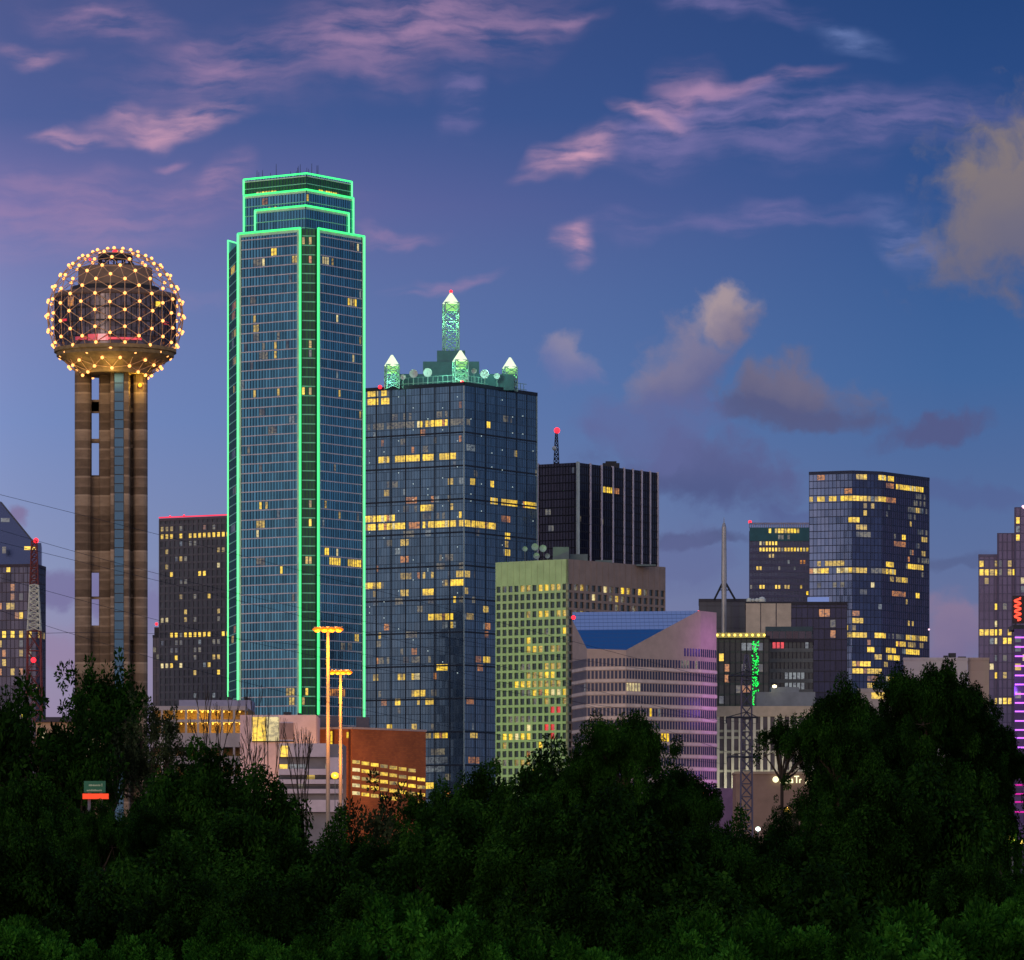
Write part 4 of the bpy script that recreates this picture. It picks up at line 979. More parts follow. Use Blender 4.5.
# ---- right hand cluster
def twin_tower():
    D = 2300.0
    c1 = np.array((X(852.2, D), D)); c2 = np.array((X(881.8, D + 6), D + 6)); l = np.array((X(809.3, D + 8), D + 8)); r = np.array((X(929.2, D + 42), D + 42))
    pl = [l, c1, c2, r, r + (-20, 40), l + (8, 50)]
    z = lambda x: x / 3.938 + 690; q = lambda y: y / 3.938 + 450
    raw = [(500, 535, 115, 'O'), (475, 485, 185, 'y'), (498, 528, 183, 'Y'), (540, 572, 182, 'Y'), (583, 615, 181, 'Y'), (622, 640, 180, 'Y'), (640, 688, 180, 'Y'), (700, 735, 183, 'y'), (735, 755, 184, 'Y'), (757, 768, 185, 'Y'), (775, 808, 186, 'O'), (650, 690, 112, 'Y'), (730, 756, 114, 'Y'), (756, 805, 118, 'Y'),
           (775, 800, 148, 'O'), (810, 918, 158, 'Y'), (675, 690, 215, 'y'), (715, 728, 215, 'y'), (675, 685, 242, 'Y'), (622, 640, 273, 'Y'), (640, 662, 273, 'Y'), (655, 692, 305, 'y'), (860, 920, 245, 'd'), (860, 890, 255, 'd'), (888, 935, 325, 'd'), (800, 850, 360, 'O'), (838, 850, 345, 'Y'), (915, 935, 355, 'y'), (700, 775, 367, 'd'),
           (500, 600, 458, 'y'), (475, 540, 487, 'Y'), (580, 638, 485, 'Y'), (640, 700, 485, 'Y'), (700, 745, 487, 'd'), (775, 800, 458, 'Y'), (775, 812, 487, 'Y'), (850, 922, 467, 'Y'), (790, 865, 510, 'y'), (835, 848, 522, 'Y'), (500, 610, 545, 'd'), (795, 850, 563, 'O'), (887, 905, 560, 'Y'), (895, 942, 445, 'd'), (715, 725, 545, 'W'),
           (645, 655, 665, 'Y'), (655, 675, 665, 'Y'), (595, 620, 693, 'Y'), (640, 655, 693, 'y'), (640, 692, 728, 'Y'), (600, 637, 728, 'y'), (725, 755, 730, 'Y'), (756, 775, 730, 'Y'), (780, 845, 733, 'd'), (850, 938, 735, 'Y'), (813, 850, 763, 'Y'), (858, 922, 768, 'y'), (775, 808, 793, 'Y'), (850, 905, 797, 'Y'), (697, 728, 788, 'Y'), (720, 750, 815, 'y'), (775, 830, 824, 'Y'),
           (645, 705, 848, 'Y'), (640, 756, 880, 'Y'), (697, 722, 935, 'Y'), (775, 810, 912, 'Y'), (700, 735, 912, 'O'), (860, 880, 680, 'y'), (640, 660, 640, 'O'), (890, 930, 190, 'd'), (880, 935, 210, 'd'), (640, 690, 335, 'd'), (915, 930, 415, 'y')]
    spans = [(z(a), z(b), q(c), k) for a, b, c, k in raw]
    zt = Z(471.5, D)
    b, gs = simple_tower('office_tower', 'tall navy many sided tower with scattered yellow rooms on the right', pl, zt, (0.055, 0.085, 0.17), 3.35, 1.85, spans, metal=0.9, rough=0.12, bars_v=(0.2, 0.1), bars_h=(0.35, 0.12), mull=(0.03, 0.042, 0.085), seed=61, nspr=(10, 14, 50), faces=(0, 1, 2), kinds=('d', 'd', 'O', 'y', 'w'), cap=1.0)
    gb = [glass('navy glass with bright reflection tone', (0.10, 0.15, 0.28), 1.85, 3.35, 0.12, 0.9, 0.3), glass('navy glass with dark reflection tone', (0.02, 0.035, 0.09), 1.85, 3.35, 0.15, 0.8, 0.4), glass('navy glass with plum reflection tone', (0.05, 0.045, 0.10), 1.85, 3.35, 0.15, 0.8, 0.4)]  # differing reflections put into one glass colour per face
    wm_ = [c for c in b.root.children if c.name.startswith('glass_wall')][0].data
    for m_ in gb: wm_.materials.append(m_)
    for i in range(3): wm_.polygons[i].material_index = 2 + i
    b.flush()
    # tower behind it with a comb of fins on the roof
    D = 2500.0; pl = [(X(749.6, D), D), (X(812, D), D), (X(812, D), D + 40), (X(749.8, D + 40), D + 40)]
    raw = [(337, 432, 325, 'Y'), (308, 318, 323, 'Y'), (337, 432, 320, 'Y'), (275, 345, 375, 'Y'), (270, 415, 400, 'Y'), (420, 470, 398, 'Y'), (305, 328, 427, 'y'), (432, 452, 447, 'O'), (262, 288, 475, 'Y'), (275, 295, 550, 'Y'), (337, 352, 550, 'Y'), (370, 390, 550, 'y'), (423, 435, 550, 'y'), (450, 465, 553, 'Y'), (385, 392, 430, 'w'), (340, 350, 475, 'd'), (330, 355, 348, 'd'), (400, 412, 475, 'w')]
    spans = [(z(a), z(b_), q(c), k) for a, b_, c, k in raw]
    b, gs = simple_tower('office_tower', 'blue tower with a comb of roof fins and teal top floor, beside the spike mast', pl, Z(531, D), (0.06, 0.08, 0.15), 3.15, 1.55, spans, metal=0.6, rough=0.3, bars_v=(0.5, 0.2), bars_h=(1.2, 0.3), mull=(0.10, 0.10, 0.17), seed=71, nspr=(10,), faces=(0,), kinds=('d', 'w'), cap=0, lo=0.22, hi=0.8)
    f = b.face(0)
    mb = MB(); mb.prism([q_ for q_ in b.poly], Z(531, D), Z(527.5, D)); mb.slab(f, 0, f.L, Z(541, D), Z(530, D), 0.05, 0.5); b.part(mb, 'teal_band', mat('teal band', (0.02, 0.10, 0.13), 0.4, 0.3))
    b.lit((Face(f.pt(0, 0.5), f.pt(f.L, 0.5)), 0.0, 1.55, 3.15, 0.15, 0.85, 0.2), [(775, 800, 533, 'Y'), (768, 771, 532, 'Y'), (776, 790, 538, 'd')])
    mb = MB()
    for k in range(34): t = f.L * k / 33; mb.slab(f, t - .22, t + .22, Z(527.5, D), Z(524, D), -1.5, 0.1)
    mb.slab(f, -0.2, f.L + .2, Z(524.2, D), Z(522.6, D), -1.8, 0.2); b.part(mb, 'roof_fins', mat('pale roof fins', (0.30, 0.30, 0.42), 0.5)); b.flush()
twin_tower()
beacon('roof_beacon', 750, 522, 2502, 'red light at the left roof corner of the blue comb roofed tower', 0.6)
beacon('roof_beacon', 929, 629.5, 2300, 'pinkish light on the right edge of the navy tower', 0.3, 'pale roof lights', post=0.5, em=PALEL)

def cluster():
    # white spike on splayed legs
    D = 2000.0; x = X(724, D); zt, zl, zb = Z(517, D), Z(581, D), Z(600, D)
    t = thing('spike_mast', 'slender white spike standing on splayed dark legs', 'mast', (x, D, 0))
    mb = MB(); mb.tube((x, D, Z(700, D)), (x, D, zl), 0.8, 1.1, 10); mb.tube((x, D, zl), (x, D, Z(527, D)), 1.2, 0.95, 10); mb.tube((x, D, Z(527, D)), (x, D, Z(523, D)), 0.95, 0.5, 10); mb.tube((x, D, Z(523, D)), (x, D, zt), 0.25, 0.06, 6); mb.build('spike', mat('pale grey spike', (0.34, 0.35, 0.38), 0.4, 0.3), t)
    for dx, dy in ((-4.0, 0), (4.6, 0), (0.5, 4)):
        mb = MB(); mb.tube((x, D, Z(580, D)), (x + dx, D + dy, zb), 0.5, 0.45, 6); mb.build('leg', DARKM, t)
    mb = MB()
    mb.tube((x - 2, D, Z(590, D)), (x + 2, D, Z(590, D)), .2, .2, 4); mb.build('brace', DARKM, t)
    # dark box below the spike
    D = 2010.0
    def blk(name, label, x0, x1, yt, D, dd, gcol, fl, bay, spans, seed=1, n=6, cap=0.8, hm=None, mull=(0.03, 0.03, 0.045), **kw):
        pl = [(X(x0, D), D), (X(x1, D), D), (X(x1, D + dd), D + dd), (X(x0, D + dd), D + dd)]
        b, gs = simple_tower(name, label, pl, Z(yt, D), gcol, fl, bay, spans, seed=seed, nspr=(n,), faces=(0,), cap=cap, hmat=hm, mull=mull, cat='office building', z0s=25, **kw)
        b.flush(); return b
    blk('office_building', 'plain slate grey block below the white spike', 699, 747, 600, D + 5, 30, (0.09, 0.095, 0.125), 4.5, 3.2, [], metal=0.3, rough=0.6, var=0.12, n=0, bars_v=(0.1, 0.05), bars_h=(0.15, 0.06), mull=(0.05, 0.05, 0.07))
    b = blk('office_building', 'dark violet block with three tan wall panels', 745.5, 847, 603, 1960, 35, (0.03, 0.034, 0.085), 4.2, 2.2, [(820, 830, 615, 'O'), (826, 831, 627, 'd'), (826, 831, 634, 'O')], seed=7, metal=0.5, rough=0.35, n=2, kinds=('d',))
    f = b.face(0)
    for x0, x1 in ((745.8, 760.2), (761.0, 775.6), (776.6, 791)):
        mb = MB(); mb.slab(f, f.t(x0), f.t(x1), Z(634, 1960), Z(603.5, 1960), 0.3, 0.8); b.part(mb, 'tan_panel', mat('tan wall panel', (0.52, 0.44, 0.36), 0.7))
    mb = MB(); D2 = 1965
    for i, (px, w) in enumerate(((749, 2.5), (753, 1.8), (757, 2.2), (762, 3.5))): mb.ball((X(px, D2), D2, Z(600.5, D2)), w * .45, 0, 8)
    mb.box(X(747, D2), X(766, D2), D2 + 1, D2 + 3, Z(603, D2), Z(600.5, D2)); b.part(mb, 'roof_dishes', DISH)
    mb = MB(); mb.box(X(808, 1980), X(829, 1980), 1980, 1984, Z(604, 1980), Z(597, 1980)); b.part(mb, 'roof_screen', emis('blue lit roof screen', (0.16, 0.24, 0.55), 0.7, False))
    # block with the lit cornice and green light cascade
    D = 1720.0
    b = blk('office_building', 'dark glass block with a row of yellow lamps along its roof edge', 713, 769, 637, D, 26, (0.05, 0.06, 0.07), 3.7, 1.9, [(716, 724, 658.7, 'Y'), (725, 731, 667, 'O'), (724, 732, 683, 'O'), (742, 750, 684, 'O'), (742, 747, 668, 'd'), (740, 760, 650, 'w'), (736, 742, 690, 'd')], seed=8, hm=(0.07, 0.08, 0.08), n=16, kinds=('d', 'w'), metal=0.5, rough=0.3, bars_v=(0.35, 0.2), bars_h=(0.6, 0.15))
    f = b.face(0); zt = Z(637, D)
    mb = MB(); mb.slab(f, -0.5, f.L * 0.93, zt - 0.3, zt + 1.4, 0.2, 1.2); b.part(mb, 'cornice', mat('pale cornice', (0.6, 0.55, 0.25), 0.6))
    YL = emis('yellow cornice lamp', (1.0, 0.72, 0.12), 2.4)
    for k in range(9):
        p = f.pt(1.4 + k * 2.05, 1.5); mb = MB(); mb.ball((p[0], p[1], zt + 0.6), 0.42, 0, 8); b.part(mb, 'cornice_lamp', YL)
    rnd = random.Random(9); mb = MB(); t0, t1 = f.t(752), f.t(758.5)
    for _ in range(230): p = f.pt(rnd.uniform(t0, t1), 0.5); mb.ball((p[0], p[1], rnd.uniform(Z(708, D), Z(641, D))), rnd.uniform(0.12, 0.26), 0, 5)
    b.part(mb, 'green_light_cascade', NEONG)
    blk('office_building', 'grey block with pale window strips beside the green light cascade', 768, 813, 640, 1735, 24, (0.055, 0.07, 0.08), 3.6, 1.5, [(774, 784, 647, 'R'), (787, 805, 673, 'w'), (787, 805, 684, 'w'), (808, 812, 650, 'w')], seed=10, hm=(0.13, 0.15, 0.15), n=6, kinds=('d', 'w'), metal=0.5, rough=0.35, bars_v=(0.3, 0.2), bars_h=(1.3, 0.3))
    blk('office_building', 'low dark roof block with a teal rim above the grey block', 766, 812, 628, 1790, 20, (0.045, 0.045, 0.07), 4, 2.4, [], n=0, cap=1.2, mull=(0.05, 0.09, 0.11))
    # white building far right and tan end
    D = 1750.0
    blk('office_building', 'low white windowless block before the navy tower', 903.5, 967.6, 659, D, 30, (0.50, 0.45, 0.48), 5, 6, [], n=0, metal=0.0, rough=0.8, var=0.08, bars_v=(0.06, 0.04), bars_h=(0.08, 0.05), mull=(0.45, 0.40, 0.44), cap=0.6)
    blk('office_building', 'tan low block with one slit window beside the stepped tower', 968, 989, 659, D + 3, 28, (0.40, 0.31, 0.26), 5, 6, [], n=0, metal=0.0, rough=0.8, var=0.1, bars_v=(0.06, 0.04), bars_h=(0.08, 0.05), mull=(0.36, 0.28, 0.24), cap=0.6)
    t = thing('roof_plant', 'small dark plant boxes on the low white block', 'plant box', (X(953, D), D + 10, Z(659, D)))
    for x0, x1, y in ((944, 948, 655.5), (949, 956, 653), (958.5, 966, 656.5)): mb = MB(); mb.box(X(x0, D + 8), X(x1, D + 8), D + 8, D + 11, Z(659, D), Z(y, D + 8)); mb.build('box', DARKM, t)
    # low beige block left of it
    blk('office_building', 'low pale block with a teal roof box below the navy tower', 858, 898, 690, 1600, 20, (0.40, 0.36, 0.34), 4, 5, [(866, 872, 689, 'Y')], n=0, metal=0, rough=0.8, var=0.1, bars_v=(0.06, 0.04), bars_h=(0.08, 0.05), mull=(0.36, 0.33, 0.32))
    mb = MB(); mb.box(X(874, 1605), X(893, 1605), 1605, 1612, Z(690, 1605), Z(685, 1605)); tag(mb.build('roof_unit', mat('teal roof unit', (0.14, 0.28, 0.34), 0.6), None, origin=(X(884, 1605), 1608, Z(690, 1605))), 'teal roof unit on the low pale block', 'roof unit')
    # stepped violet tower
    D = 1900.0; z = lambda a: a / 4.366 + 860; q = lambda c: c / 4.366 + 480
    pl = [(X(979, D), D), (X(1040, D), D), (X(1040, D), D + 40), (X(979.2, D + 40), D + 40)]
    raw = [(528, 550, 357, 'Y'), (578, 590, 358, 'y'), (528, 552, 388, 'Y'), (560, 598, 388, 'Y'), (540, 550, 422, 'y'), (565, 592, 420, 'y'), (577, 595, 548, 'Y'), (577, 590, 610, 'w'), (578, 595, 643, 'W'), (528, 555, 675, 'Y'), (563, 598, 675, 'Y'), (607, 632, 675, 'Y'), (638, 667, 675, 'Y'), (580, 598, 862, 'Y'), (620, 633, 862, 'y'), (585, 655, 950, 'Y'), (567, 578, 707, 'w'), (583, 592, 707, 'W'), (620, 630, 705, 'Y'), (645, 655, 705, 'Y'), (580, 590, 770, 'w'), (565, 575, 800, 'W'), (620, 632, 770, 'd'), (610, 630, 830, 'd')]
    spans = [(z(a), z(b_), q(c), k) for a, b_, c, k in raw]
    b, gs = simple_tower('office_tower', 'violet stepped tower at the right edge with three roof heights', pl, Z(555.6, D), (0.15, 0.13, 0.24), 3.3, 1.9, spans, metal=0.4, rough=0.45, var=0.2, bars_v=(0.4, 0.15), bars_h=(0.3, 0.1), mull=(0.13, 0.12, 0.20), seed=81, nspr=(12,), faces=(0,), kinds=('d', 'w'), cap=0.5)
    for x0, x1, yt, off in ((997.6, 1041, 533, 1.2), (1014.8, 1042, 507.5, 2.4)):
        D3 = D - off; P4 = [(X(x0, D3), D3), (X(x1, D3), D3), (X(x1, D3), D + 39), (X(x0 + .2, D + 39), D + 39)]
        mb = MB(); mb.prism(P4, 0, Z(yt, D3), 0, 1); b.part(mb, 'upper_step', [glass('violet step glass', (0.15, 0.13, 0.24), 1.9, 3.3, 0.45, 0.4, 0.2), ROOFM])
        f = Face(P4[0], P4[1]); mb = MB(); bars(mb, f, 0, Z(yt, D3), 1.9, 3.3, 0.4, 0.15, 0.3, 0.1); mb.slab(f, -0.1, 0.5, 0, Z(yt, D3), -0.1, 0.2); b.part(mb, 'mullions', mat('violet mullion', (0.10, 0.09, 0.16), 0.6))
        G = (f, 0.0, 1.9, 3.3, 0.15, 0.85, 0.25)
        raw2 = [(605, 622, 357, 'd'), (640, 652, 357, 'y'), (655, 672, 388, 'Y'), (605, 620, 388, 'd'), (640, 672, 415, 'y'), (607, 632, 675, 'Y'), (638, 667, 675, 'Y'), (620, 630, 705, 'Y'), (645, 655, 705, 'Y'), (620, 633, 862, 'y'), (600, 655, 950, 'Y'), (620, 632, 770, 'd'), (668, 674, 548, 'd'), (620, 628, 548, 'd')] if x0 < 1000 else [(680, 705, 192, 'Y'), (684, 692, 225, 'w'), (680, 705, 258, 'Y'), (690, 700, 445, 'W'), (690, 698, 480, 'w')]
        b.lit(G, [(z(a), z(b_), q(c), k) for a, b_, c, k in raw2])
        # lit panes hidden behind the step are dropped
    b.cells = {k: v for k, v in b.cells.items() if not (v[0] is gs[0] and (v[1] + 0.5) * 1.9 > 7.3)}
    b.flush()
cluster()
beacon('roof_beacon', 1023.5, 507, 1898, 'pale light on the highest step of the violet tower', 0.5, 'pale roof lights', em=PALEL)

# violet neon banded building at the right edge with its red sign
def neon_block():
    D = 820.0; pl = [(X(1014.2, D), D), (X(1060, D), D), (X(1060, D), D + 18), (X(1014.6, D + 18), D + 18)]
    b = Bld('hotel_block', 'slim dark building ringed with violet neon bands at the right edge', pl, 'building')
    zt = Z(629, D); g = glass('dark violet glass', (0.05, 0.03, 0.12), 1.5, 1.5, 0.2, 0.6, 0.4); b.body(g, zt); f = b.face(0)
    ys = [637.5, 647, 656.3, 666, 675.5, 684.5, 694, 703, 711.5, 721, 730, 738, 747.5, 757, 766, 775, 785, 794, 802, 812]
    for y in ys:
        mb = MB(); z = Z(y, D); a, c = f.pt(0.1, 0.25), f.pt(f.L, 0.25); mb.tube((*a, z), (*c, z), 0.13, 0.13, 5); b.part(mb, 'neon_band', PINKN if y < 750 else PINKD)
    G = (f, 0.0, 1.3, 1.55, 0.1, 0.8, 0.15)
    b.lit(G, [(1014, 1018, 651, 'w'), (1014, 1024, 670, 'Y'), (1019, 1024, 660, 'W'), (1016, 1024, 642, 'w'), (1015, 1024, 667, 'y'), (1018, 1022, 690, 'd')]); b.flush()
    mb = MB(); mb.box(X(1014.5, D), X(1060, D), D + 2, D + 10, zt, zt + 0.8); b.part(mb, 'roof_slab', DARKM)
    x = X(1025, D); zb = zt + .8
    t = thing('rooftop_sign', 'red curling neon sign on the roof of the violet banded building', 'sign', (x, D + 5, zb))
    rnd = random.Random(3); mb = MB(); pts = []
    for k in range(26): pts.append((x - 0.8 + 0.55 * math.sin(k * 1.1) + 0.1 * rnd.random(), D + 4.6, Z(619, D) + (Z(596, D) - Z(619, D)) * k / 25))
    for i in range(25): mb.tube(pts[i], pts[i + 1], 0.16, 0.16, 5)
    mb.build('neon_tube', emis('red sign neon', (1.0, 0.06, 0.03), 2.4), t)
    mb = MB(); mb.box(x - 1.6, x + 3, D + 5, D + 5.3, Z(622, D), Z(594, D)); mb.build('backing', DARKM, t)
    mb = MB(); mb.tube((x - 1, D + 5.15, zb), (x - 1, D + 5.15, Z(622, D)), 0.12, 0.12); mb.tube((x + 2, D + 5.15, zb), (x + 2, D + 5.15, Z(622, D)), 0.12, 0.12); mb.build('post', DARKM, t)
    lamp('neon_wash', 'POINT', (x - 2, D - 2, Z(690, D)), (0.6, 0.2, 1.0), 500, radius=1)
neon_block()

# white columned building in front of the cluster
def columned():
    D = 1672.0; x0, x1 = 714, 822; pl = [(X(x0, D), D), (X(x1, D), D), (X(x1, D), D + 25), (X(x0, D + 25), D + 25)]
    b = Bld('courthouse', 'white columned block with dark window bays behind the lattice pylon', pl, 'building')
    zt = Z(707, D); g = glass('dark bay glass', (0.05, 0.05, 0.07), 2.0, 3.4, 0.3, 0.4, 0.4); f = b.face(0); b.body(g, zt, poly=[p + np.array((0, 1.0)) if i < 2 else p for i, p in enumerate(b.poly)])
    wm = mat('white stone', (0.62, 0.62, 0.52), 0.7); grey = mat('green grey stone', (0.38, 0.40, 0.34), 0.8)
    for k in range(15):
        mb = MB(); t = f.t(718.2 + k * 7.25); mb.slab(f, t - 0.45, t + 0.45, 0, Z(716.5, D), -1.0, 0.15); b.part(mb, 'column', wm)
    mb = MB(); mb.slab(f, 0, f.L, Z(716.5, D), zt + 0.3, -1.0, 0.5); b.part(mb, 'entablature', mat('tan entablature', (0.48, 0.42, 0.33), 0.8))
    mb = MB()
    for y in (731, 737.5, 752, 771): mb.slab(f, 0.02, f.L - 0.02, Z(y + 1.2, D), Z(y - 1.2, D), -0.98, -0.4)
    b.part(mb, 'spandrels', grey)
    mb = MB(); mb.box(X(757, D), X(816, D), D + 4, D + 18, zt, Z(692, D + 4)); mb.box(X(772, D), X(800, D), D + 6, D + 14, zt, Z(687, D + 6)); b.part(mb, 'penthouse', mat('grey blue penthouse', (0.22, 0.26, 0.29), 0.7))
    mb = MB(); mb.ball((X(775, D), D + 3, Z(686, D)), 0.5, 0, 8, 1.5, 1.0); b.part(mb, 'roof_lamp', WARMW)
    lamp('colonnade_light', 'POINT', (X(745, D), D - 12, 30), (1.0, 0.9, 0.65), 9000, radius=1)
    # awning row at its left foot
    D = 1250.0
    mb = MB(); mb.box(X(716, D), X(736, D), D, D + 6, 0, Z(788, D)); o = mb.build('annex', mat('violet annex', (0.16, 0.10, 0.20), 0.7), None, origin=(X(726, D), D, 0)); tag(o, 'low violet annex at the left foot of the columned block', 'annex')  # the violet is the wall's own colour
    D = 1000.0; xa, xb = 736, 822
    t = thing('low_shop', 'low brown brick shop with a glowing script sign below the columned block', 'building', (X(780, D), D, 0))
    mb = MB(); mb.box(X(xa, D), X(xb, D), D, D + 15, 0, Z(774, D)); mb.build('wall', mat('brown brick', (0.26, 0.18, 0.14), 0.85), t)
    mb = MB(); mb.box(X(xa, D) - .2, X(xb, D) + .2, D - .3, D + 15.2, Z(774, D), Z(774, D) + .5); mb.build('coping', mat('coping', (0.34, 0.27, 0.2), 0.8), t)
    mb = MB(); mb.slab(Face((X(781, D), D), (X(792, D), D)), 0, 2, Z(815, D), Z(809, D), 0.02, 0.2); mb.build('lit_window', ROOM['Y'], t)
    s = thing('shop_sign', 'glowing white script sign with a round disc on the brown shop', 'sign', (X(790, D), D - 0.4, Z(787, D)))
    lit = emis('white sign letters', (1.0, 0.97, 0.55), 1.3)
    mb = MB(); m2 = []
    c = (X(775.5, D), D - 0.5, Z(779.5, D)); mb.hexa([(c[0] + .62 * math.cos(a), D - 0.7, c[2] + .62 * math.sin(a)) for a in np.linspace(0, 2 * math.pi, 15)[:-1]], [(c[0] + .62 * math.cos(a), D - 0.35, c[2] + .62 * math.sin(a)) for a in np.linspace(0, 2 * math.pi, 15)[:-1]]); mb.build('disc', lit, s)
    def stroke(pts, nm='letter'):
        mb = MB(); q = [(X(px, D), D - 0.5, Z(py, D)) for px, py in pts]
        for i in range(len(q) - 1): mb.tube(q[i], q[i + 1], 0.12, 0.12, 5)
        mb.build(nm, lit, s)
    for pts in ([(780.5, 783), (782.3, 776), (784, 783), (781.2, 780.5), (783.6, 780.5)], [(785.3, 776), (785.3, 783), (786.5, 783)], [(787.2, 776), (787.4, 783), (788.4, 783)], [(792, 779), (789.8, 779), (789.6, 782.5), (792, 782.5), (792.2, 779), (792.6, 783)],
                [(794, 776.5), (799, 776.3)], [(796.5, 776.5), (796.5, 783)], [(799.6, 783), (799.6, 779.6), (801.2, 779.4)], [(805.2, 783.5), (807, 780), (808.2, 783), (809.2, 778)], [(809.6, 783.5), (811.8, 779.5)]): stroke(pts)
columned()

# ---- low buildings left of centre
def lowrise():
    # parking deck with rows of amber lamps
    D = 1150.0; pl = [(X(150, D), D), (X(246, D), D), (X(246, D), D + 40), (X(150, D), D + 40)]
    b = Bld('parking_garage', 'open parking deck glowing with rows of amber lamps', pl, 'parking garage'); f = b.face(0)
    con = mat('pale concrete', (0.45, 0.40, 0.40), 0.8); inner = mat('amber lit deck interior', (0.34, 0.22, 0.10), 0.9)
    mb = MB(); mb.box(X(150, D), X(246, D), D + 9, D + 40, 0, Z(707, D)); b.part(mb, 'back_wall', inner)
    mb = MB()
    for ya, yb in ((710, 706), (722, 719.5), (747, 733), (764, 756), (800, 776)): mb.slab(f, 0, f.L, Z(ya, D), Z(yb, D), -9, 0)
    for k in range(9): t = f.L * k / 8; mb.slab(f, max(0, t - .25), min(f.L, t + .25), 0, Z(707, D), -0.6, -0.1)
    b.part(mb, 'deck', con)
    am = emis('amber deck lamp', (1.0, 0.55, 0.08), 2.0)
    for row, y in ((0, 711.5), (1, 723.5)):
        for k in range(12):
            p = f.pt(f.t(181 + k * 5.3), -1.2 - (k % 2)); mb = MB(); mb.ball((p[0], p[1], Z(y, D)), 0.22, 0, 6); b.part(mb, 'deck_lamp', am)
    lamp('deck_light', 'POINT', (X(210, D), D + 3, Z(716, D)), (1.0, 0.6, 0.08), 900, radius=.5); lamp('deck_light', 'POINT', (X(190, D), D + 3, Z(716, D)), (1.0, 0.6, 0.08), 700, radius=.5)
    lamp('deck_light', 'POINT', (X(210, D), D + 3, Z(728, D)), (1.0, 0.6, 0.08), 900, radius=.5); lamp('deck_light', 'POINT', (X(232, D), D + 3, Z(727, D)), (1.0, 0.6, 0.08), 500, radius=.5)
    # blue roofed block above
    D = 1250.0; mb = MB(); mb.box(X(179, D), X(251, D), D, D + 20, 0, Z(700, D)); t = thing('roof_hall', 'flat hall with a pale blue roof band above the parking deck', 'building', (X(215, D), D + 10, 0)); mb.build('wall', mat('lilac blue cladding', (0.33, 0.33, 0.46), 0.7), t)
    mb = MB(); rnd = random.Random(2)
    for k in range(7): x = rnd.uniform(198, 245); mb.box(X(x, D), X(x + rnd.uniform(1, 4), D), D + 3, D + 5, Z(700, D), Z(rnd.uniform(696, 698.5), D))
    mb.build('roof_units', DARKM, t)
    # white block with a big lit window
    D = 1100.0; t = thing('white_block', 'plain lilac white block with one large lit window', 'building', (X(282, D), D + 12, 0))
    mb = MB(); mb.box(X(240, D), X(316, D), D, D + 24, 0, Z(715, D)); mb.build('wall', mat('lilac white render', (0.55, 0.47, 0.56), 0.8), t)
    mb = MB(); mb.box(X(252.5, D), X(266, D), D - 0.25, D + .2, Z(741, D), Z(717, D)); mb.build('lit_window', ROOM['Y'], t)
    mb = MB(); mb.box(X(266.3, D), X(279, D), D - 0.25, D + .2, Z(741, D), Z(717, D)); mb.build('lit_window', ROOM['W'], t)
    mb = MB(); mb.box(X(279.6, D), X(293.6, D), D - 0.2, D + .2, Z(739, D), Z(723, D)); mb.build('grey_panel', mat('grey panel', (0.22, 0.18, 0.22), 0.8), t)
    mb = MB()
    for a in (266.15,): mb.box(X(a - .3, D), X(a + .3, D), D - 0.4, D, Z(741.5, D), Z(716.5, D))
    mb.box(X(252, D), X(294, D), D - 0.4, D, Z(742, D), Z(741, D)); mb.build('window_frame', DARKM, t)
    mb = MB(); mb.box(X(283, D), X(290, D), D + 3, D + 6, Z(715, D), Z(711.5, D)); mb.box(X(297, D), X(300, D), D + 3, D + 6, Z(715, D), Z(712.5, D)); mb.build('roof_units', DARKM, t)
    # balconied white mid-rise
    D = 1000.0; pl = [(X(279, D), D), (X(343, D), D), (X(343, D), D + 20), (X(279, D), D + 20)]
    b = Bld('balcony_block', 'white midrise with horizontal balconies in front of the brown brick garage', pl, 'building'); f = b.face(0)
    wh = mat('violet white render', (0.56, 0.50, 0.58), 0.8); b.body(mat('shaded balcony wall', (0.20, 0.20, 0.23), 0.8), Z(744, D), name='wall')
    mb = MB()
    for ya, yb, xe in ((757, 743.5, 327), (775, 769, 343), (784, 779.5, 343), (793.5, 789, 343), (812, 800, 343)): mb.slab(f, 0, f.t(xe), Z(ya, D), Z(yb, D), 0.02, 1.6)
    mb.slab(f, f.t(327.5), f.L, Z(775, D), Z(757.5, D), 0.02, 1.2)
    b.part(mb, 'balcony', wh)
    G = (f, 0.0, 1.8, 1.9, 0.05, 0.95, 0.12); b.lit(G, [(279, 290, 765.5, 'Y'), (292, 310, 765.5, 'w'), (309, 318, 782, 'y'), (320, 326, 766, 'd'), (296, 306, 787, 'd'), (290, 296, 765.5, 'w')])
    b.flush()
    mb = MB(); mb.slab(f, f.t(281), f.t(288), Z(757, D), Z(746, D), 1.5, 1.9); b.part(mb, 'lit_window', ROOM['Y'])
    mb = MB()
    for k in range(60): p = f.pt(f.L * k / 60, 1.5); [mb.tube((*p, Z(y0, D)), (*p, Z(y0 - 3, D)), 0.05, 0.05, 4) for y0 in (779.5, 789)]
    b.part(mb, 'railings', DARKM)
    # brown brick garage with lit ramp openings
    D = 1120.0; p0, p1, p2 = np.array((X(316, D + 3), D + 3)), np.array((X(352, D), D)), np.array((X(425.8, D + 22), D + 22))
    b = Bld('brick_building', 'large red brown brick garage with rows of lit slots stepping down', [p0, p1, p2, p2 + (-6, 30), p0 + (-2, 40)], 'parking garage')
    m = bpy.data.materials.new('red brown brick'); m.use_nodes = True; t = NT(m.node_tree); bs = m.node_tree.nodes['Principled BSDF']
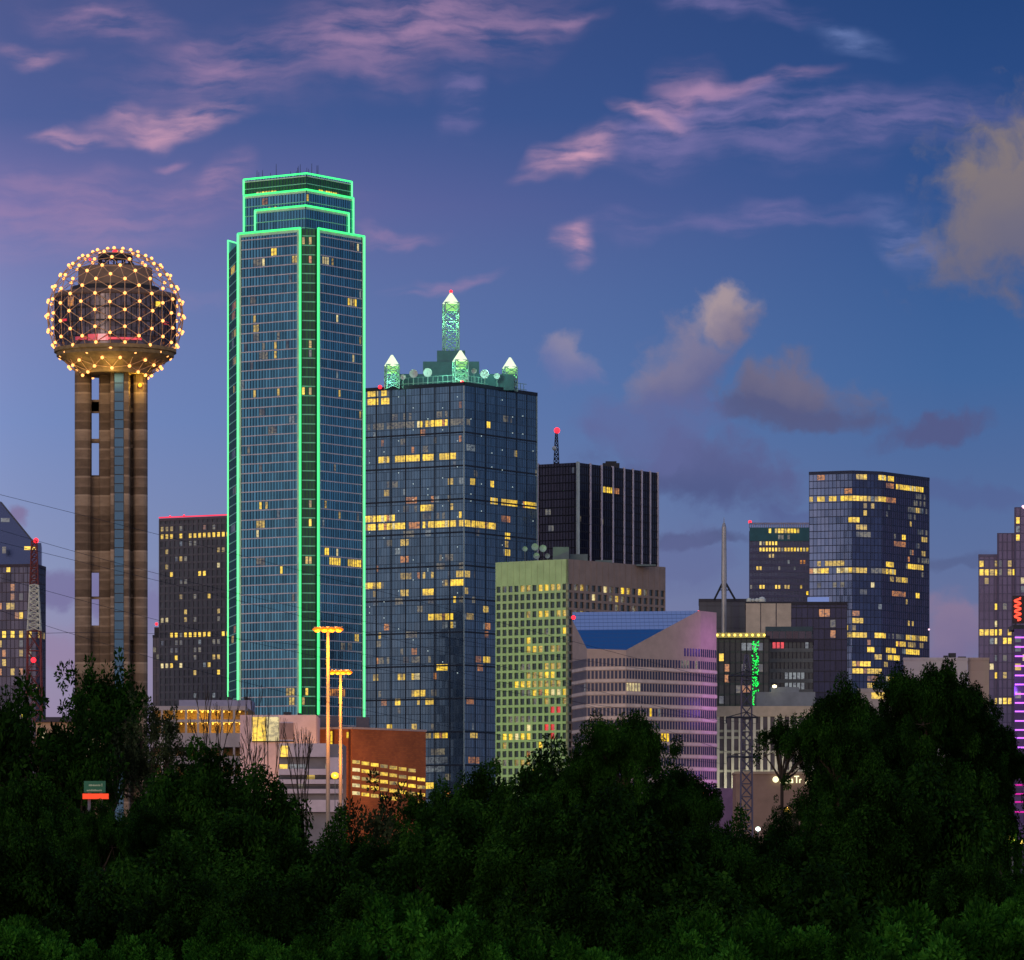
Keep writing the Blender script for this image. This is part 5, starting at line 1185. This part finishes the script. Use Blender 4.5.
    br = t.new('ShaderNodeTexBrick'); t.put(br.inputs['Vector'], t.vmath('SCALE', t.new('ShaderNodeUVMap').outputs[0], scale=1.0)); br.inputs['Scale'].default_value = 1.0; br.inputs['Color1'].default_value = (0.36, 0.115, 0.035, 1); br.inputs['Color2'].default_value = (0.28, 0.085, 0.03, 1); br.inputs['Mortar'].default_value = (0.24, 0.09, 0.04, 1); br.inputs['Brick Width'].default_value = 0.9; br.inputs['Row Height'].default_value = 0.45; br.inputs['Mortar Size'].default_value = 0.03  # orange lamp light is partly put into these brick colours
    nz = t.noise(t.new('ShaderNodeTexCoord').outputs['Object'], 0.12, 4); t.put(bs.inputs['Base Color'], t.vmath('SCALE', br.outputs[0], scale=t.smooth(nz, 0.3, 0.7, 0.8, 1.2))); bs.inputs['Roughness'].default_value = 0.9
    zt = Z(729, D); b.body(m, zt)
    fa, fb = b.face(0), b.face(1); cop = mat('grey coping', (0.36, 0.32, 0.32), 0.8)
    mb = MB()
    for f in (fa, fb): mb.slab(f, -0.1, f.L + .1, zt, zt + 0.45, -0.6, 0.2)
    b.part(mb, 'coping', cop)
    for row in range(5):
        for k in range(8):
            if (row, k) in ((0, 7), (4, 5), (4, 6)): continue
            x = 352.3 + k * 9.3; dx = 7.4
            t0, t1 = fb.t(x), fb.t(min(x + dx, 425)); y = 761.5 + row * 7.8 + k * 1.15
            mb = MB(); mb.slab(fb, t0, t1, Z(y + 1.9, D), Z(y - 1.5, D), -0.2, 0.06, 0, -(t1 - t0) * 0.035); b.part(mb, 'lit_slot', ROOM['W' if (k == 0 and row) else ('Y' if (row + k) % 3 else 'y')])
    for px_ in (360, 400): lamp('garage_light', 'POINT', (X(px_, 1085), 1085, 24), (1.0, 0.40, 0.05), 17000, radius=1)  # unseen orange lamps added to brighten the brick
    lamp('street_glow', 'POINT', (X(318, 980), 972, 22), (1.0, 0.5, 0.12), 2500, radius=1)
    for px in (331.6, 347.8):
        mb = MB(); t0 = fa.t(px); mb.slab(fa, t0 - .25, t0 + .25, Z(757, D), Z(731, D) if px < 340 else Z(740, D), 0.02, 0.12) if px < 340 else mb.slab(fa, t0 - .25, t0 + .25, Z(738, D), Z(732, D), 0.02, 0.12); b.part(mb, 'lit_slot', ROOM['Y'])
        mb = MB(); mb.slab(fa, t0 + .3, t0 + .7, 10, zt - .2, 0.0, 0.3); b.part(mb, 'pilaster', mat('dark brick pilaster', (0.10, 0.04, 0.03), .9))
    mb = MB(); DD = D + 14; mb.box(X(314, DD), X(341, DD), DD, DD + 10, zt, Z(716, DD)); mb.box(X(356, DD), X(369, DD), DD, DD + 5, zt, Z(717, DD)); b.part(mb, 'rooftop_plant', mat('grey rooftop plant', (0.13, 0.12, 0.14), .8))
    # warm lit house hidden behind the left tree
    D = 620.0; t = thing('low_house', 'low warm lit building glimpsed behind the tall left tree', 'building', (X(50, D), D, 0))
    mb = MB(); mb.box(X(36, D), X(78, D), D, D + 12, 0, Z(722, D)); mb.build('wall', mat('peach render', (0.55, 0.38, 0.26), .8), t)
    mb = MB(); mb.hexa([(X(34, D), D - .6, Z(722, D)), (X(80, D), D - .6, Z(722, D)), (X(80, D), D + 12.6, Z(722, D)), (X(34, D), D + 12.6, Z(722, D))], [(X(42, D), D + 4, Z(716, D)), (X(72, D), D + 4, Z(716, D)), (X(72, D), D + 8, Z(716, D)), (X(42, D), D + 8, Z(716, D))]); mb.build('roof', mat('brown tile', (0.12, 0.07, 0.05), .9), t)
    for a in (40, 52, 64): mb = MB(); mb.box(X(a, D), X(a + 6, D), D - .1, D + .1, Z(758, D), Z(732, D)); mb.build('lit_window', ROOM['W'], t)
lowrise()

# ---- street lights
def mast_light(px, py, D, w, label):
    x, z = X(px, D), Z(py, D); t = thing('street_lamp', label, 'street lamp', (x, D, 0), 'tall amber highway lamps')
    pm = mat('galvanised pole', (0.40, 0.34, 0.28), 0.5, 0.2)
    mb = MB(); mb.tube((x, D, 0), (x, D, z), 0.28, 0.16, 10); mb.build('pole', pm, t, True)
    hd = MB(); hd.box(x - w / 2, x + w / 2, D - .18, D + .18, z - .1, z + .18); arm = hd.build('lamp_arm', pm, t)
    n = 4
    for k in range(n):
        cx = x - w / 2 + w * (k + .5) / n; mb = MB(); mb.ball((cx, D - .1, z - .2), w / n * .46, 0, 10, 1.0, .6); hd_ = mb.build('lamp_head', SOD, arm, True)
        mb = MB(); mb.lathe(cx, D, [(w / n * .30, z + .12), (w / n * .62, z - .02), (w / n * .68, z - .16), (w / n * .5, z - .2)], 12); mb.build('halo_ring', SOD_HALO, hd_, True)  # added halo ring round the head, not a lens
    lamp('sodium_light', 'POINT', (x, D - 2.0, z - 1.6), (1.0, 0.34, 0.02), 3000, radius=.5); lamp('sodium_light', 'POINT', (x, D - 3.0, z - 9), (1.0, 0.34, 0.02), 1600, radius=.5)
mast_light(328, 628.5, 500.0, 2.9, 'taller amber lamp post before the green outlined tower')
mast_light(340.5, 671.5, 560.0, 2.5, 'shorter amber lamp post in front of the brick garage')

def small_lamp(px, py, D, r, label, em, head='lamp_globe', watts=0, col=(1, .7, .3)):
    x, z = X(px, D), Z(py, D); t = thing('street_lamp', label, 'street lamp', (x, D, 0), 'small street lamps among the trees')
    mb = MB(); mb.tube((x, D, 0), (x, D, z - r * .7), 0.10, 0.07, 6); mb.build('pole', STEEL, t)
    mb = MB(); mb.ball((x, D, z), r, 0, 12, 1, .85); mb.build(head, em, t, True)
    if watts: lamp('street_light', 'POINT', (x, D - r - .3, z), col, watts, radius=.3)
small_lamp(335, 775.5, 900, 0.75, 'round amber globe lamp before the balconied block', emis('amber globe', (1.0, 0.52, 0.03), 1.6), watts=250)
small_lamp(1012, 839, 240, 0.16, 'brilliant yellow lamp low at the right edge', emis('yellow globe', (1.0, 0.75, 0.12), 4), watts=70, col=(1, .8, .25))
small_lamp(1021, 842, 245, 0.13, 'second yellow lamp at the very right edge', emis('yellow globe', (1.0, 0.75, 0.12), 3))
small_lamp(705.5, 792, 520, 0.45, 'deep orange lamp at the foot of the striped block', emis('orange globe', (1.0, 0.22, 0.02), 3.5), watts=300, col=(1, .35, .05))
small_lamp(788, 809.5, 520, 0.28, 'tiny amber lamp below the script sign', emis('amber globe', (1.0, 0.6, 0.08), 4))
small_lamp(529, 776, 560, 0.35, 'orange lamp in the trees below the green building', emis('orange globe', (1.0, 0.45, 0.04), 5), watts=200)
small_lamp(758, 829, 420, 0.2, 'small cool white lamp at the foot of the pylon', emis('cool globe', (.8, 1, .85), 8))
small_lamp(12, 716, 430, 0.22, 'left of two yellow lamps behind the left tree', emis('yellow globe', (1.0, .8, .1), 2)); small_lamp(24, 715, 430, 0.22, 'right of two yellow lamps behind the left tree', emis('yellow globe', (1.0, .8, .1), 2))

# ---- highway sign with orange strip
def highway_sign():
    D = 203.0; x = X(95.5, D); t = thing('road_sign', 'green road sign above a glowing orange red strip, left', 'sign', (x, D, 0))
    x0, x1 = X(84, D), X(105.5, D)
    mb = MB(); mb.box(x0, x1, D - .05, D + .05, Z(792.5, D), Z(781, D)); sg = mb.build('sign_panel', mat('sign green', (0.01, 0.16, 0.085), .4), t)
    wt = mat('sign white paint', (.55, .7, .45), .5); mb = MB()
    rnd = random.Random(5)
    for y, a, c in ((785.3, 89, 100.5), (790.4, 87, 101.5)):
        px = a
        while px < c:
            w = rnd.uniform(.5, .9); mb.box(X(px, D), X(px + w, D), D - .075, D - .045, Z(y + .8, D), Z(y - rnd.uniform(.4, .9), D)); px += w + .35
    mb.box(X(101.8, D), X(102.3, D), D - .075, D - .045, Z(786.5, D), Z(783.6, D)); mb.build('lettering', wt, sg)
    mb = MB(); mb.box(X(82.8, D), X(108.5, D), D - .12, D + .12, Z(799, D), Z(793.6, D)); mb.build('lit_strip', emis('orange red light strip', (1.0, .06, .01), 0.8), t)
    mb = MB(); mb.tube((x0 + .2, D + .18, 0), (x0 + .2, D + .18, Z(782, D)), .07, .07); mb.tube((x1 - .2, D + .18, 0), (x1 - .2, D + .18, Z(782, D)), .07, .07); mb.build('post', STEEL, t)
highway_sign()

# ---- lattice pylon and wires
PD = 450.0
def pylon():
    D = PD; x = X(746.5, D); t = thing('power_pylon', 'slim steel lattice power pylon with three cross arms', 'pylon', (x, D, 0))
    mb = MB(); lattice(mb, x, D, 0, Z(680, D), 1.25, 0.9, 22, 0.06, 0, 0.04); lattice(mb, x, D, Z(680, D), Z(655, D), 0.9, 0.25, 4, 0.055, 0, 0.03); mb.build('lattice_mast', mat('blue grey steel', (0.10, 0.10, 0.16), .6, .2), t)
    am = mat('dark steel arm', (0.04, 0.045, 0.06), .6, .2)
    for y, a, c in ((676, 728.5, 758.5), (717.5, 726, 757.5), (757, 727, 757.5)):
        mb = MB(); z = Z(y, D); mb.tube((X(a, D), D - .5, z), (X(c, D), D - .5, z), .09, .09, 5); mb.tube((X(a, D), D - .5, z), (x, D - .5, z + .5), .04, .04, 4); mb.tube((X(c, D), D - .5, z), (x, D - .5, z + .5), .04, .04, 4); arm = mb.build('cross_arm', am, t)
        for px in (a, c): mb = MB(); mb.tube((X(px, D), D - .5, z), (X(px, D), D - .5, z - .55), .07, .05, 5); mb.build('insulator', am, arm)
pylon()
def wire(pts, D0, label):
    # parabola fitted to three points at rising distance
    xs = [p[0] for p in pts]; co = np.polyfit(xs, [p[1] for p in pts], 2); mb = MB(); q = []
    for px in np.linspace(xs[0], xs[-1], 40): D = D0 + (PD - D0) * (px - xs[0]) / (xs[-1] - xs[0]); q.append((X(px, D), D - .5, Z(np.polyval(co, px), D)))
    org = np.array(q[0]); 
    for i in range(len(q) - 1): mb.tube(q[i], q[i + 1], 0.014, 0.014, 4)
    tag(mb.build('power_line', DARKM, None, origin=org), label, 'power line', 'power lines sagging to the pylon')
wire([(-60, 480), (72, 513), (728.5, 683)], 330, 'highest thin wire sagging to the left end of the top arm'); wire([(-60, 512), (72, 551), (758.5, 683)], 333, 'thin wire sagging to the right end of the top arm')
wire([(-60, 528), (72, 560), (726, 724)], 330, 'thin wire sagging to the left end of the middle arm'); wire([(-60, 560), (72, 598), (757.5, 724)], 333, 'thin wire sagging to the right end of the middle arm')
wire([(-60, 590), (72, 634), (727, 764)], 330, 'thin wire sagging to the left end of the lowest arm'); wire([(-60, 640), (270, 642), (757.5, 764)], 333, 'lowest thin wire sagging to the right end of the lowest arm')

# ------------------------------------------------------------------ trees
def leaf_mat(name, a, b_):
    m = bpy.data.materials.new(name); m.use_nodes = True; t = NT(m.node_tree); bs = m.node_tree.nodes['Principled BSDF']
    g = t.new('ShaderNodeNewGeometry'); rp = g.outputs['Random Per Island']; oi = t.new('ShaderNodeObjectInfo').outputs['Random']
    c = t.mix(rp, a, b_); nz = t.noise(t.new('ShaderNodeTexCoord').outputs['Object'], 0.55, 3)
    k = t.math('MULTIPLY', t.smooth(nz, 0.35, 0.65, 0.45, 1.75), t.smooth(oi, 0, 1, 0.75, 1.25, 'LINEAR'))
    t.put(bs.inputs['Base Color'], t.vmath('SCALE', c, scale=k)); bs.inputs['Roughness'].default_value = 0.6; bs.inputs['Specular IOR Level'].default_value = 0.02
    return m
LEAF = leaf_mat('deep green leaves', (0.0035, 0.018, 0.002), (0.017, 0.054, 0.006)); LEAF2 = leaf_mat('fresh green leaves', (0.008, 0.052, 0.005), (0.036, 0.135, 0.013)); LEAF3 = leaf_mat('grey green leaves', (0.02, 0.034, 0.014), (0.05, 0.07, 0.03))
BARK = mat('dark bark', (0.055, 0.042, 0.032), .9)

def crown_mesh(name, seed, nclump, nleaf, rad, hgt, leaf, droop, spread, m, low=0.25):
    """leaves of one crown round the origin: rad wide, hgt tall, gathered on twigs"""
    rs = np.random.RandomState(seed)
    # lumpy boughs first, then clumps on the boughs, then leaves
    nb = 12 + seed % 4; boughs = rs.normal(size=(nb, 3)); boughs /= np.linalg.norm(boughs, axis=1)[:, None]; boughs[:, 2] = np.abs(boughs[:, 2]) * 1.0 - low
    boughs *= rs.uniform(0.30, 0.74, (nb, 1)); br = rs.uniform(0.20, 0.42, nb)
    which = rs.randint(0, nb, nclump); dv = rs.normal(size=(nclump, 3)); dv /= np.linalg.norm(dv, axis=1)[:, None]; dv[:, 2] = np.where(dv[:, 2] < -0.3, -dv[:, 2], dv[:, 2])
    cl = boughs[which] + dv * br[which][:, None] * rs.uniform(0.5, 1.38, (nclump, 1))
    n4 = nclump // 4; q4 = rs.normal(size=(n4, 3)) * np.array((0.30, 0.30, 0.0)); q4[:, 2] = rs.uniform(-1.05, 0.1, n4)
    if droop < -0.5: cl[:n4] = q4
    cr = rs.uniform(0.4, 1.0, nclump) * spread
    w = rs.choice(nclump, nleaf, p=cr ** 1.5 / np.sum(cr ** 1.5)); d = rs.normal(size=(nleaf, 3)); d /= np.linalg.norm(d, axis=1)[:, None]
    r = rs.uniform(0, 1, nleaf) ** 0.45; p = cl[w] + d * (r * cr[w])[:, None] * np.array((1, 1, 1.15)); p *= np.array((rad, rad, hgt))
    # leaf direction: outward from the clump, hanging
    dirv = d + rs.normal(size=(nleaf, 3)) * 0.55; dirv[:, 2] += droop; dirv /= np.linalg.norm(dirv, axis=1)[:, None]
    side = np.cross(dirv, rs.normal(size=(nleaf, 3))); side /= np.linalg.norm(side, axis=1)[:, None] + 1e-9
    L = leaf * rs.uniform(0.6, 1.4, nleaf)[:, None]; Wd = L * rs.uniform(0.16, 0.30, nleaf)[:, None]
    v = np.empty((nleaf, 4, 3)); v[:, 0] = p; v[:, 1] = p + dirv * L * .5 + side * Wd; v[:, 2] = p + dirv * L; v[:, 3] = p + dirv * L * .5 - side * Wd
    me = bpy.data.meshes.new(name); me.vertices.add(nleaf * 4); me.vertices.foreach_set('co', v.astype('f').ravel()); me.loops.add(nleaf * 4); me.loops.foreach_set('vertex_index', np.arange(nleaf * 4, dtype='i'))
    me.polygons.add(nleaf); me.polygons.foreach_set('loop_start', np.arange(0, nleaf * 4, 4, dtype='i')); me.polygons.foreach_set('loop_total', np.full(nleaf, 4, 'i')); me.update(); me.validate(); me.materials.append(m)
    return me, cl * np.array((rad, rad, hgt)), boughs * np.array((rad, rad, hgt))

FORK = 0.55
def limb_mesh(name, boughs, clumps, hgt, r0, seed):
    rnd = random.Random(seed); mb = MB(); fork = np.array((0, 0, -hgt * FORK))
    for bg in boughs:
        mid = (fork + bg) / 2 + np.array((rnd.uniform(-.3, .3), rnd.uniform(-.3, .3), rnd.uniform(0, .4))); mb.tube(fork, mid, r0 * .6, r0 * .35, 6); mb.tube(mid, bg, r0 * .35, r0 * .16, 5)
        for c in sorted(clumps, key=lambda c: np.linalg.norm(c - bg))[:9]: mb.tube(bg, c * 0.96, r0 * .12, r0 * .03, 4)
    me = bpy.data.meshes.new(name); me.from_pydata(mb.v, [], mb.f); me.materials.append(BARK); me.update(); return me
mb = MB(); mb.tube((0, 0, 0), (0, 0, 1.0), 0.34, 0.20, 9); TRUNK = bpy.data.meshes.new('trunk'); TRUNK.from_pydata(mb.v, [], mb.f); TRUNK.materials.append(BARK)

KINDS = {}
def kind(key, seed, nclump, nleaf, rad, hgt, leaf, droop, spread, m, low=.25):
    me, cl, bo = crown_mesh('crown', seed, nclump, nleaf, rad, hgt, leaf, droop, spread, m, low); KINDS[key] = (me, limb_mesh('limbs', bo, cl, hgt, 0.30, seed), hgt)
for s in range(4): kind('dense%d' % s, 11 + s, 260, 120000, 5.0, 5.6, 0.19, -0.9, 0.16, LEAF, .80)
for s in range(2): kind('bush%d' % s, 31 + s, 170, 80000, 3.6, 3.4, 0.15, 0.35, 0.15, LEAF2, .4)
for s in range(3): kind('open%d' % s, 51 + s, 150, 11000, 5.0, 6.6, 0.27, 0.0, 0.11, LEAF3 if s == 1 else LEAF, .65)

TOPZ = {}
for k_, (me, tr, hgt) in KINDS.items():
    co = np.empty(len(me.vertices) * 3, 'f'); me.vertices.foreach_get('co', co); co = co.reshape(-1, 3); TOPZ[k_] = (float(np.percentile(co[:, 2], 99.93)), float(np.percentile(np.abs(co[:, 0]), 98)))

def tree(kd, px, ytop, wpx, D, label, group='trees massed in the foreground', stretch=1.0, rot=None):
    """crown top at row ytop, crown about wpx wide, D metres away, trunk to the ground"""
    me, lm, hgt = KINDS[kd]; tz, tw = TOPZ[kd]
    s = (wpx / F * D) / 2 / tw; sz = s * stretch; zc = Z(ytop, D) - tz * sz; x = X(px, D)
    root = thing('tree', label, 'tree', (x, D, 0), group)
    h = hash_angle(px, ytop) if rot is None else rot
    c = bpy.data.objects.new('crown', me); C.objects.link(c); c.parent = root; c.location = (0, 0, zc); c.scale = (s, s, sz); c.rotation_euler = (0, 0, h)
    l = bpy.data.objects.new('limbs', lm); C.objects.link(l); l.parent = root; l.location = (0, 0, zc); l.scale = (s, s, sz); l.rotation_euler = (0, 0, h)
    t = bpy.data.objects.new('trunk', TRUNK); C.objects.link(t); t.parent = root; t.location = (0, 0, 0); t.scale = (s, s, max(zc - FORK * hgt * sz, 0.3))
    return root
def hash_angle(a, b): return (a * 12.9898 + b * 78.233) % 6.283

T = [
 # skyline row, far to near
 ('open0', 30, 676, 130, 300, 'airy tree below the pointed tower at the left edge'), ('open2', 112, 654, 110, 310, 'tallest airy tree before the foot of the observation tower'), ('open1', 152, 690, 78, 305, 'grey green airy tree right of the observation tower foot'), ('open0', 78, 690, 90, 300, 'airy tree between the left tower and the observation tower'), ('open2', 4, 690, 90, 305, 'airy tree cut by the left edge of the view'),
 ('dense0', 30, 778, 120, 215, 'rounded dark tree under the green road sign'), ('dense1', 205, 744, 150, 225, 'domed dark tree below the parking deck'), ('dense2', 262, 775, 110, 210, 'dark tree below the lilac white block'), ('dense3', 152, 806, 100, 195, 'dark tree right of the green road sign'),
 ('open1', 385, 772, 110, 330, 'thin shrubby tree in front of the brick garage'), ('open0', 345, 806, 70, 300, 'small open tree at the foot of the lamp posts'), ('open2', 420, 790, 60, 320, 'small open tree at the right end of the brick garage'),
 ('dense1', 480, 764, 110, 225, 'dark tree below the spired mirror tower'), ('dense2', 560, 745, 130, 220, 'dark tree below the left half of the green building'), ('dense3', 622, 712, 100, 215, 'upright tree tip before the striped block'), ('dense0', 684, 768, 90, 220, 'dark tree below the right half of the striped block'), ('open0', 745, 806, 70, 300, 'low open tree at the foot of the power pylon'), ('open1', 790, 796, 50, 310, 'airy tree before the brown shop'),
 ('dense2', 838, 678, 72, 225, 'dark tree before the columned block'), ('open2', 782, 714, 62, 240, 'sparse tree tip before the white columns'), ('dense1', 872, 700, 90, 235, 'dark tree below the navy tower'), ('dense3', 925, 662, 110, 230, 'tallest dark tree on the right before the white block'), ('dense0', 962, 684, 80, 235, 'dark tree below the stepped tower'), ('dense2', 1000, 715, 60, 240, 'narrow dark tree beside the violet banded building'),
 # middle rows
 ('dense3', 20, 830, 190, 170, 'dark tree low at the left edge'), ('dense1', 150, 838, 190, 160, 'broad dark tree low on the left'), ('dense0', 250, 815, 190, 172, 'broad dark tree left of the lamp posts'), ('dense2', 325, 852, 150, 165, 'dark tree below the amber lamp posts'), ('dense3', 395, 836, 130, 178, 'dark tree below the brick garage'), ('dense1', 452, 806, 150, 172, 'dark tree right below the brick garage'),
 ('dense0', 540, 800, 170, 170, 'broad dark tree at the bottom middle'), ('dense2', 630, 790, 180, 168, 'broad dark tree below the striped block'), ('dense3', 712, 826, 140, 172, 'dark tree left of the pylon foot'), ('dense1', 775, 842, 130, 176, 'dark tree right of the pylon foot'), ('dense0', 878, 775, 150, 178, 'broad dark tree on the right'), ('dense2', 915, 775, 180, 180, 'broad dark tree below the tallest right tree'), ('dense3', 975, 860, 130, 165, 'dark tree low beside the yellow lamps'), ('dense1', 1030, 862, 120, 168, 'dark tree cut by the right edge'),
 ('dense2', 80, 880, 170, 140, 'low dark tree in the bottom left'), ('dense3', 215, 880, 180, 138, 'low dark tree left of the fresh green bushes'), ('dense0', 560, 868, 200, 138, 'low broad dark tree at the bottom centre'), ('dense1', 700, 880, 190, 136, 'low broad dark tree right of the centre'), ('dense2', 850, 868, 210, 138, 'low broad dark tree at the bottom right'), ('dense0', 370, 890, 160, 140, 'low dark tree behind the fresh green bushes'),
 # fresh green bushes along the bottom
 ('bush0', 25, 918, 110, 112, 'fresh green bush in the bottom left corner'), ('bush1', 120, 935, 120, 110, 'fresh green bush right of the bottom left corner'), ('bush1', 228, 922, 110, 112, 'fresh green bush at the bottom, left of centre'), ('bush0', 318, 938, 110, 110, 'low fresh green bush between two taller bushes at the bottom'), ('bush0', 400, 896, 140, 114, 'largest fresh green bush at the bottom'), ('bush1', 480, 925, 120, 110, 'fresh green bush right of the largest bush'),
 ('bush0', 560, 938, 130, 110, 'low green bush at the bottom centre'), ('bush1', 648, 930, 130, 111, 'low green bush right of the bottom centre'), ('bush0', 745, 915, 150, 113, 'green bush at the bottom, right of centre'), ('bush1', 850, 935, 150, 110, 'low green bush at the bottom right'), ('bush0', 960, 905, 170, 113, 'broad green bush near the bottom right corner'), ('bush1', 1020, 885, 90, 116, 'green bush in the bottom right corner'),
]
for a in T: tree(*a, stretch=1.4 if a[0].startswith('dense') and a[4] > 200 else (1.5 if a[0].startswith('open') and a[3] > 65 and a[4] > 290 else 1.15))
U = [(1014, 872, 60, 205, 'dark thicket hiding the posts of the yellow lamps'), (97, 802, 64, 190, 'dark thicket at the foot of the road sign'), (792, 815, 90, 232, 'dark thicket below the glowing shop sign'), (30, 800, 120, 260, 'dark thicket under the airy left tree'), (165, 776, 100, 262, 'dark thicket under the grey green tree'), (590, 748, 120, 240, 'dark thicket under the upright tree tip'), (662, 764, 110, 240, 'dark thicket right of the upright tree tip'),
     (842, 752, 80, 245, 'dark thicket before the columned block'), (870, 760, 130, 245, 'dark thicket under the navy tower'), (935, 742, 120, 226, 'dark thicket before the low white block'), (985, 800, 100, 243, 'dark thicket left of the violet banded building')]
for i, (px, y, w, D, lab) in enumerate(U): tree('dense%d' % (i % 4), px, y, w, D, lab, stretch=1.45)


# ---- bare winter trees
def bare_tree(px, ytop, D, spreadpx, seed, label):
    rnd = random.Random(seed); x = X(px, D); H = Z(ytop, D); t = thing('bare_tree', label, 'tree', (x, D, 0), 'leafless trees')
    trunk, br = MB(), MB()
    def grow(p, d, L, r, n):
        q = p + d * L; tgt = trunk if n >= 5 else br; tgt.tube(p, q, r, r * .7, 5)
        if n == 0: return
        for k in range(2 if n > 1 else 3):
            e = d + np.array((rnd.uniform(-.5, .5), rnd.uniform(-.5, .5), rnd.uniform(-.05, .3))); e /= np.linalg.norm(e); grow(q, e, L * rnd.uniform(.68, .88), r * .66, n - 1)
    grow(np.array((x, D, 0.0)), np.array((0, 0, 1.0)), H * .30, 0.62, 6)
    z = np.array([v[2] for v in br.v]); k = H / z.max(); half = max(abs(v[0] - x) for v in br.v); kx = spreadpx / 2 / F * D / half
    for m_ in (trunk, br): m_.v = [(x + (v[0] - x) * kx, D + (v[1] - D) * kx, v[2] * k) for v in m_.v]
    trunk.build('trunk', BARK, t); br.build('branches', BARK, t)
bare_tree(222, 684, 420, 90, 3, 'leafless tree silhouetted before the parking deck'); bare_tree(268, 682, 430, 60, 8, 'leafless tree before the lit window of the white block'); bare_tree(306, 722, 440, 50, 12, 'smaller leafless tree left of the lamp posts')
